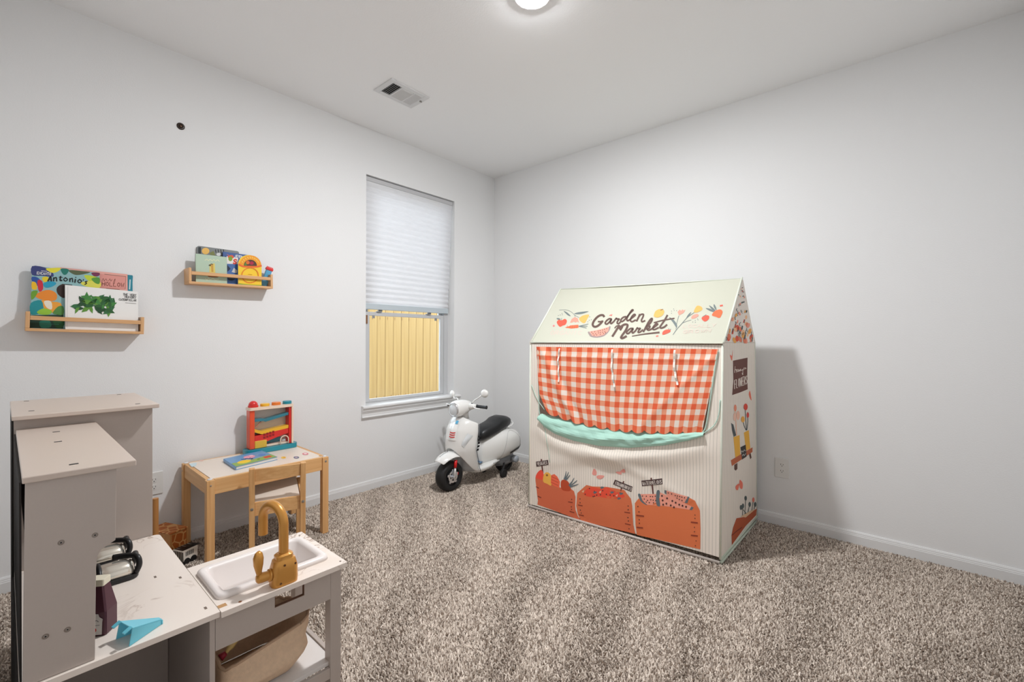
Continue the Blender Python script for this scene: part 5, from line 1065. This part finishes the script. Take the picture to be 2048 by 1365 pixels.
    for q in ([(1005, 420), (1025, 390), (1055, 430), (1050, 480), (1000, 470)], [(1055, 495), (1095, 480), (1160, 490), (1120, 530), (1070, 525)], [(1375, 430), (1420, 395), (1445, 395), (1450, 440), (1395, 440)], [(1315, 438), (1380, 430), (1400, 465), (1360, 465)]): p.poly(q, (240, 160, 148), True)
    p.done('printed_butterfly', fp, 3)
    # right side: flower stand
    p = Print(surf_s); p.frame(1430, 690, 3.2545)
    p.poly([(117, 104), (212, 84), (210, 200), (213, 290), (165, 310), (112, 328), (120, 240)], (104, 58, 48)); 
    for q in ([(128, 182), (131, 140), (130, 165), (138, 160), (141, 180)], [(146, 172), (143, 165), (150, 160), (152, 172), (146, 174)], [(156, 175), (158, 162), (163, 172), (166, 158), (170, 170)], [(174, 168), (180, 162), (181, 195), (176, 185)], [(185, 165), (188, 152), (192, 150)], [(194, 160), (198, 150), (203, 156)]): p.stroke(q, 3.2, (240, 226, 214))
    p.text('FLOWERS', (126, 288), (212, 254), 56, 4.0, (240, 226, 214), up=(0, -1)); p.done('printed_sign', sp_)['label'] = 'brown printed sign reading home grown flowers'
    p = Print(surf_s); p.frame(1430, 690, 3.2545); YP = (248, 186, 66)
    p.poly([(120, 602), (160, 588), (166, 738), (134, 752)], YP); p.poly([(188, 572), (220, 556), (230, 676), (202, 690)], YP); p.poly([(104, 752), (244, 668), (244, 698), (110, 790)], (198, 104, 64)); p.poly([(126, 782), (146, 770), (146, 808), (136, 820), (126, 812)], (96, 62, 50)); p.poly([(222, 715), (232, 705), (238, 735), (230, 746)], (96, 62, 50)); p.poly([(166, 668), (200, 650), (206, 728), (176, 748)], (50, 46, 46))
    p.stroke([(172, 700), (176, 690), (182, 700), (190, 685), (198, 692)], 3, (220, 216, 210)); p.stroke([(178, 725), (184, 712), (190, 722), (200, 708)], 3, (220, 216, 210))
    p.poly([(106, 510), (120, 520), (138, 590), (122, 600), (112, 560)], (74, 84, 88)); p.stroke([(140, 590), (136, 500), (128, 400)], 5, (246, 190, 160)); p.ell((132, 412), 9, 22, (246, 150, 120)); p.ell((150, 460), 12, 30, (250, 196, 172)); p.ell((128, 470), 8, 26, (250, 200, 178))
    p.stroke([(205, 556), (200, 480), (196, 400)], 4, (74, 84, 88)); p.stroke([(208, 556), (214, 500), (212, 440)], 4, (74, 84, 88)); p.stroke([(202, 556), (188, 520), (182, 480)], 4, (74, 84, 88)); p.ell((200, 405), 13, 22, (226, 72, 52)); p.ell((214, 458), 8, 18, (222, 70, 60)); p.ell((182, 486), 12, 20, (244, 178, 80)); p.done('printed_flower_stand', sp_)
    p = Print(surf_s); p.frame(1430, 690, 3.2545)
    for q in ([(98, 64), (110, 72), (116, 32), (112, 100), (104, 92)], [(220, 320), (228, 300), (238, 362), (226, 345)], [(135, 920), (158, 905), (150, 945), (136, 942)], [(160, 880), (180, 900), (178, 938), (162, 930)]): p.poly(q, (244, 124, 100), True)
    p.poly([(108, 1240), (118, 1190), (140, 1130), (200, 1120), (272, 1066), (268, 1110), (200, 1180), (110, 1305)], (190, 90, 52)); p.stroke([(112, 1240), (140, 1215), (175, 1190)], 6, (130, 56, 36)); 
    for a, b, cc in (((180, 1110), (182, 1050), 1), ((195, 1105), (200, 1000), 1), ((215, 1090), (226, 1040), 1), ((240, 1080), (250, 1010), 0), ((205, 1100), (170, 1060), 1), ((255, 1070), (262, 1040), 1)): p.stroke([a, b], 4, (90, 96, 92)); p.ell(b, 8, 16, (80, 92, 92) if cc else (240, 130, 110))
    p.poly([(165, 1120), (235, 1080), (265, 1070), (200, 1125)], (238, 200, 160)); p.done('printed_planter', sp_, 6)
    # gable flowers
    A, B, C = np.array((1449, 683)), np.array((1507, 683)), np.array((1484.5, 562)); rr = random.Random(4); cols = [(228, 84, 54), (242, 172, 84), (246, 160, 138), (250, 196, 150), (236, 130, 96)]
    p = Print(surf_s)
    for i in range(84):
        a, b = rr.random(), rr.random()
        if a+b > 1: a, b = 1-a, 1-b
        q = A+(B-A)*a*.94+(C-A)*b*.94+np.array((1.6, -1)); k = i % 3
        room = min(1, (1-b)*1.1)
        if k == 0: p.stroke([q+(0, 4*room), q+(rr.uniform(-1.2, 1.2), -1), q+(rr.uniform(-1.6, 1.6), -5*room)], 1.2, (92, 104, 106)); 
        elif k == 1: p.ell(q, 2.9*room+.5, 5.4*room+.8, cols[i % 5], rr.uniform(-.4, .4), 10)
        else: p.poly([q+(-1.8, 4*room), q+(.2, -6*room), q+(2.4, -4*room), q+(1.4, 4*room)], cols[(i//3) % 5] if i % 2 else (78, 90, 90))
    p.done('printed_flowers', gb, 2)
play_tent()

# ------------------------------------------------------------------ ride-on scooter
def scooter():
    SX = .452; YW = math.radians(1.5)
    def Wd(s, l, z):
        x, y = l, -(s-.6); return np.array((SX+x*math.cos(YW)-y*math.sin(YW), -.6+x*math.sin(YW)+y*math.cos(YW), z))
    AX = Wd(.6, 1, 0)-Wd(.6, 0, 0); FWD = Wd(1, 0, 0)-Wd(0, 0, 0); FWD /= np.linalg.norm(FWD); UP = np.array((0, 0, 1.))
    r = thing('ride_on_scooter', Wd(.65, 0, 0), 'white toy ride-on motor scooter with a black seat in the corner', 'scooter')
    WH = mat('scooter_white', (240, 239, 236), .22, coat=.5); GY = mat('scooter_grey', (150, 154, 160), .4); BK = mat('scooter_black', (30, 31, 34), .38); CHR = mat('chrome', (226, 228, 232), .12, metal=.9); TIRE = mat('tire_rubber', (24, 24, 25), .6); REDM = mat('shock_red', (224, 32, 34), .3); LENS = mat('clear_lens', (222, 226, 228), .1, coat=.6)
    ip = lambda z, t: np.interp(z, [a for a, b in t], [b for a, b in t])
    ZE = [(.10, .735), (.16, .770), (.30, .826), (.46, .806), (.56, .790)]; ZC = [(.10, .90), (.30, .965), (.38, .965), (.46, .946), (.52, .912), (.56, .862)]; ZW = [(.10, .108), (.20, .130), (.34, .152), (.44, .154), (.50, .146), (.535, .126), (.56, .088)]
    def SH(a, z, off=0):
        e, c, w = ip(z, ZE), ip(z, ZC), ip(z, ZW); s = e+(c-e)*(1-abs(a)**2.9); return Wd(s+off*(1-.7*abs(a)), w*a+off*.7*a, z)
    def shield(u, v):
        a = 2*u-1; zb = .315-.20*min(1, abs(a)/.9)**2.6; zt = .556-.05*abs(a)**3; z = zb+(zt-zb)*v; return tuple(SH(a, z))
    sh = build('leg_shield', MB().grid(shield, 28, 24), WH, r, smooth=True, solid=.012, sub=1)
    build('shield_ridge', MB().grid(lambda u, v: tuple(SH(.13+(2*u-1)*(.24-.06*v), .385+.155*v, .004+.007*math.sin(math.pi*u)*math.sin(math.pi*min(1, v*1.2+.05))**.5)), 10, 14), WH, sh, smooth=True)
    for i in range(3):
        z0 = .404+.016*i; build('red_stripe', MB().grid(lambda u, v: tuple(SH(-.04+.34*u, z0+.0075*v-.004*u*0+.004*(2*u-1)**2, .0135-.004*(2*u-1)**2)), 8, 1), mat('stripe_red', (214, 50, 50), .35), sh)
    build('blue_badge', MB().grid(lambda u, v: tuple(SH(.13+.16*u, .505+.022*v, .0125)), 3, 2), mat('badge_blue', (96, 176, 214), .3), sh)
    build('turn_signal', MB().grid(lambda u, v: tuple(SH(.60+.15*u*(.6+.4*v)+.14*v, .352+.085*v-.02*u, .004+.009*math.sin(math.pi*u)*math.sin(math.pi*v))), 8, 8), LENS, sh, smooth=True); build('turn_signal', MB().grid(lambda u, v: tuple(SH(-.52-.15*u*(.6+.4*v)-.16*v, .352+.085*v-.02*u, .004+.009*math.sin(math.pi*u)*math.sin(math.pi*v))), 8, 8), LENS, sh, smooth=True)
    for i in range(5):
        z0 = .30+.026*i; k = .016 if i < 3 else .011; build('vent_slot', MB().prism([SH(1, z0)+AX*.0125-FWD*.010, SH(1, z0+k)+AX*.0125-FWD*.012, SH(.985, z0+k)+AX*.0125+FWD*.004, SH(.985, z0)+AX*.0125+FWD*.006], AX*.001), BK, sh)
    trim = [SH(1, z)+AX*.004 for z in np.linspace(.115, .50, 24)]; build('shield_trim', MB().tube(trim, .0028, 6), mat('trim_grey', (120, 122, 126), .4), sh, smooth=True)
    # inner wheel arch
    build('wheel_arch', MB().grid(lambda u, v: tuple(Wd(.795+.055*math.sin(math.pi*u), (2*u-1)*.095, .125+.205*v)), 12, 8), mat('arch_grey', (190, 190, 190), .5), r, smooth=True, solid=.006)
    # front wheel
    wc = Wd(.970, 0, .1125); R = .112
    def wheel(c, R, w, nm, lbl=None):
        prof = [(R*.62, -w*.42), (R*.80, -w*.5), (R*.93, -w*.44), (R, -w*.22), (R, w*.22), (R*.93, w*.44), (R*.80, w*.5), (R*.62, w*.42)]; o = build(nm, MB().lathe(c, prof, 36, AX, cap=False), TIRE, r, smooth=True, auto=.9)
        build('rim', MB().lathe(c, [(R*.64, -w*.40), (R*.60, -w*.30), (R*.22, -w*.34), (R*.16, -w*.46), (0, -w*.46)], 24, AX, cap=False), BK, o, smooth=True, auto=.7); build('rim', MB().lathe(c, [(R*.64, w*.40), (R*.60, w*.30), (R*.22, w*.34), (R*.16, w*.46), (0, w*.46)], 24, AX, cap=False), BK, o, smooth=True, auto=.7); return o
    fw = wheel(wc, R, .088, 'front_wheel')
    dc = wc+AX*.041; build('brake_disc', MB().lathe(dc, [(.046, 0), (.046, .003), (.030, .003), (.030, 0)], 28, AX, cap=False), CHR, fw, smooth=True, auto=.6)
    for i in range(5):
        t = i*2*math.pi/5+.3; d = FWD*math.cos(t)+UP*math.sin(t); build('spoke', MB().bar(dc+d*.012, dc+d*.056, .018, .004, AX), CHR, fw, bevel=.001)
    build('hub', MB().lathe(dc, [(.015, 0), (.015, .010), (.009, .013), (0, .013)], 16, AX), CHR, fw, smooth=True, auto=.7)
    for sgn in (-1, 1): build('red_clip', MB().bar(dc-FWD*.052+UP*.004, dc-FWD*.052+UP*.022, .006, .005, AX), REDM, fw) if sgn > 0 else None
    # fork
    h = wc+AX*.060; top = Wd(.948, .048, .235); mid = h+(top-h)*.55
    build('fork_arm', MB().tube([h-UP*.004, mid], [.011, .008], 12), mat('fork_silver', (216, 214, 212), .3, metal=.4), r, smooth=True); build('fork_shock', MB().tube([mid, top], [.0115, .0125], 12), REDM, r, smooth=True)
    build('fork_arm', MB().tube([wc-AX*.056, Wd(.948, -.048, .235)], [.011, .009], 12), mat('fork_silver', (216, 214, 212), .3, metal=.4), r, smooth=True)
    build('axle', MB().lathe(h, [(.014, -.008), (.014, .006), (.008, .009)], 14, AX), CHR, r, smooth=True, auto=.7)
    # fender
    def fen(u, v):
        th = math.radians(42+140*v); c = 2*u-1; k = math.sin(math.pi*min(1, .12+.95*v))**.35; rad = .178-.008*math.sin(math.pi*v)-.030*abs(c)**2.4; return tuple(Wd(.965, 0, .1125)+FWD*rad*math.cos(th)*.98+UP*(rad*math.sin(th)+.012)+AX*c*.076*max(.40, k))
    fd = build('front_fender', MB().grid(fen, 14, 22), WH, r, smooth=True, solid=.005, sub=1)
    build('fender_badge', MB().tube([np.array(fen(.5, v))+UP*.004+FWD*.003 for v in np.linspace(.10, .30, 6)], .0028, 6), CHR, fd, smooth=True)
    # steering head
    def sect(s, zc, hw, hh, n=20, p=2.3, squash=1.0):
        q = []
        for t in np.linspace(0, 2*math.pi, n, endpoint=False): c, k = math.cos(t), math.sin(t); q.append(Wd(s, hw*math.copysign(abs(c)**(2/p), c), zc+hh*math.copysign(abs(k)**(2/p), k)*(squash if k < 0 else 1)))
        return q
    hs = build('headset', MB().loft([sect(*a) for a in ((.930, .610, .052, .052), (.918, .611, .060, .060), (.88, .615, .070, .064), (.83, .622, .072, .056), (.78, .627, .062, .040), (.752, .628, .038, .022))]), WH, r, smooth=True)
    build('steering_neck', MB().loft([sect(*a) for a in ()] or [[Wd(s0+dx, l*1.0, z) for dx, l in ((.03, 0), (.02, w), (-.02, w), (-.035, 0), (-.02, -w), (.02, -w))] for s0, z, w in ((.82, .53, .042), (.825, .56, .038), (.832, .60, .046))]), WH, r, smooth=True)
    hl = build('headlight', MB().lathe(Wd(.931, 0, .609), [(.049, 0), (.049, .006), (.044, .009), (.041, .006), (.024, .012), (0, .014)], 28, FWD), LENS, hs, smooth=True, auto=.6)
    build('headlight_rim', MB().lathe(Wd(.931, 0, .609), [(.0545, -.004), (.0555, .004), (.050, .009), (.0485, .006)], 28, FWD, cap=False), CHR, hs, smooth=True)
    for sg in (-1, 1):
        build('handlebar_cover', MB().tube([Wd(.82, sg*.045, .627), Wd(.805, sg*.085, .630), Wd(.797, sg*.118, .632)], [.032, .022, .014], 12), WH, hs, smooth=True)
        g = build('grip', MB().tube([Wd(.796, sg*.119, .632), Wd(.794, sg*.124, .632), Wd(.787, sg*.205, .632-.02*(sg < 0)), Wd(.786, sg*.213, .632-.022*(sg < 0))], [.016, .0125, .0125, .0145], 12), BK, r, smooth=True, auto=.6)
        build('brake_lever', MB().tube(spline([Wd(.812, sg*.100, .630), Wd(.835, sg*.135, .626), Wd(.832, sg*.19, .622)], 4), .005, 8), WH, r, smooth=True)
        mz = .735 if sg > 0 else .70; ml = .182 if sg > 0 else .178
        st = build('mirror', MB().lathe(Wd(.775, sg*ml, mz), [(0, .018), (.018, .017), (.029, .009), (.032, 0), (.030, -.004)], 22, FWD*.9+AX*sg*.25), WH, r, smooth=True, auto=.9)
        build('mirror_glass', MB().lathe(Wd(.775, sg*ml, mz), [(.0285, -.0035), (.0285, -.0055), (0, -.006)], 22, FWD*.9+AX*sg*.25), CHR, st, smooth=True, auto=.7)
        build('mirror_stem', MB().tube(spline([Wd(.805, sg*.078, .652), Wd(.80, sg*.095, .675), Wd(.79, sg*.14, mz-.03), Wd(.782, sg*(ml-.022), mz-.012)], 5), .0048, 8), WH, st, smooth=True); build('stem_base', MB().lathe(Wd(.806, sg*.077, .644), [(.010, 0), (.009, .010), (.006, .012)], 12), BK, st, smooth=True, auto=.7)
    # floorboard and hull
    build('floorboard', MB().loft([[Wd(s, l, z) for l, z in ((-w, zt), (-w*.9, zt+.006), (w*.9, zt+.006), (w, zt), (w*.96, zb+.02), (w*.6, zb), (-w*.6, zb), (-w*.96, zb+.02))] for s, w, zt, zb in ((.790, .112, .150, .100), (.74, .122, .138, .086), (.66, .124, .140, .088), (.58, .122, .152, .105), (.50, .112, .170, .125))]), WH, r, smooth=True, sub=1)
    build('foot_mat', MB().grid(lambda u, v: tuple(Wd(.70-.12*v, (2*u-1)*.07*(1-.5*v), .1605+.006*v+.012*(1-abs(2*u-1)**2))), 8, 8), mat('mat_slate', (86, 118, 148), .35), r, smooth=True, solid=.003)
    build('side_step', MB().bar(Wd(.60, .123, .150), Wd(.53, .119, .160), .012, .008), mat('step_grey', (206, 206, 204), .5), r, bevel=.002)
    BT = [(.185, .030, .225, .275), (.200, .070, .195, .318), (.23, .105, .172, .350), (.28, .134, .158, .382), (.37, .145, .145, .395), (.46, .138, .135, .390), (.54, .112, .130, .365), (.61, .085, .128, .345), (.655, .070, .130, .330), (.680, .060, .140, .310)]
    def body_pt(s, t, off=0):
        hw = np.interp(s, [b[0] for b in BT], [b[1] for b in BT]); z0 = np.interp(s, [b[0] for b in BT], [b[2] for b in BT]); z1 = np.interp(s, [b[0] for b in BT], [b[3] for b in BT]); c, k = math.cos(t), math.sin(t); p = 2.5
        return Wd(s, (hw+off)*math.copysign(abs(c)**(2/p), c), (z0+z1)/2+((z1-z0)/2+off)*math.copysign(abs(k)**(2/p), k))
    bd = build('rear_body', MB().loft([[body_pt(b[0], t) for t in np.linspace(0, 2*math.pi, 32, endpoint=False)] for b in BT]), WH, r, smooth=True)
    for sg in (0, 1):
        q = lambda s, t: body_pt(s, math.pi-t if sg else t, .0022)
        build('black_stripe', MB().grid(lambda u, v: tuple(q(.40-.165*u, -.62+.20*v+.22*u)), 14, 3), BK, bd); [build('black_stripe', MB().grid(lambda u, v: tuple(q(s0-.014*u, -.40+.03*k+.2*v+.02*u), ), 2, 3), BK, bd) for k, s0 in enumerate((.229, .211))]
        seam = [q(.50-.27*k, .95*math.sin(math.pi*k)**.6-.75*(1-math.sin(math.pi*k))) for k in np.linspace(0, 1, 24)]; build('cowl_seam', MB().tube(seam, .0012, 5), mat('seam_grey', (196, 196, 194), .5), bd, smooth=True)
    build('seat', MB().loft([sect(*a, 24, 2.8) for a in ((.690, .362, .040, .016), (.680, .368, .062, .034), (.655, .376, .078, .048), (.60, .390, .086, .054), (.54, .402, .090, .054), (.49, .414, .092, .056), (.455, .428, .090, .064), (.40, .440, .086, .060), (.34, .442, .074, .046), (.305, .440, .056, .032), (.295, .438, .036, .018))]), BK, r, smooth=True)
    rl = [Wd(.37, .078, .402), Wd(.32, .076, .412), Wd(.28, .055, .425), Wd(.262, 0, .432), Wd(.28, -.055, .425), Wd(.32, -.076, .412), Wd(.37, -.078, .402)]; build('grab_rail', MB().tube(spline(rl, 5), .0065, 10), WH, r, smooth=True)
    rw = wheel(Wd(.33, 0, .0905), .090, .070, 'rear_wheel')
    build('motor_cover', MB().loft([sect(*a) for a in ((.24, .115, .030, .030), (.26, .115, .055, .050), (.36, .115, .070, .055), (.44, .115, .072, .045), (.47, .120, .060, .030))]), GY, r, smooth=True)
    build('exhaust', MB().lathe(Wd(.285, .085, .115), [(.018, -.03), (.030, -.02), (.030, .02), (.020, .03)], 16, AX), mat('exhaust_grey', (176, 182, 190), .35), r, smooth=True)
    for sg in (-1, 1):
        o = build('stabiliser_wheel', MB().lathe(Wd(.470, sg*.115, .0362)-AX*.014, [(.020, 0), (.033, .001), (.036, .005), (.036, .023), (.033, .027), (.020, .028)], 24, AX), TIRE, r, smooth=True, auto=.6)
        build('stabiliser_arm', MB().tube(spline([Wd(.40, sg*.055, .105), Wd(.43, sg*.085, .085), Wd(.465, sg*.098, .05), Wd(.470, sg*.10, .037)], 4), .008, 8), BK, r, smooth=True)
scooter()
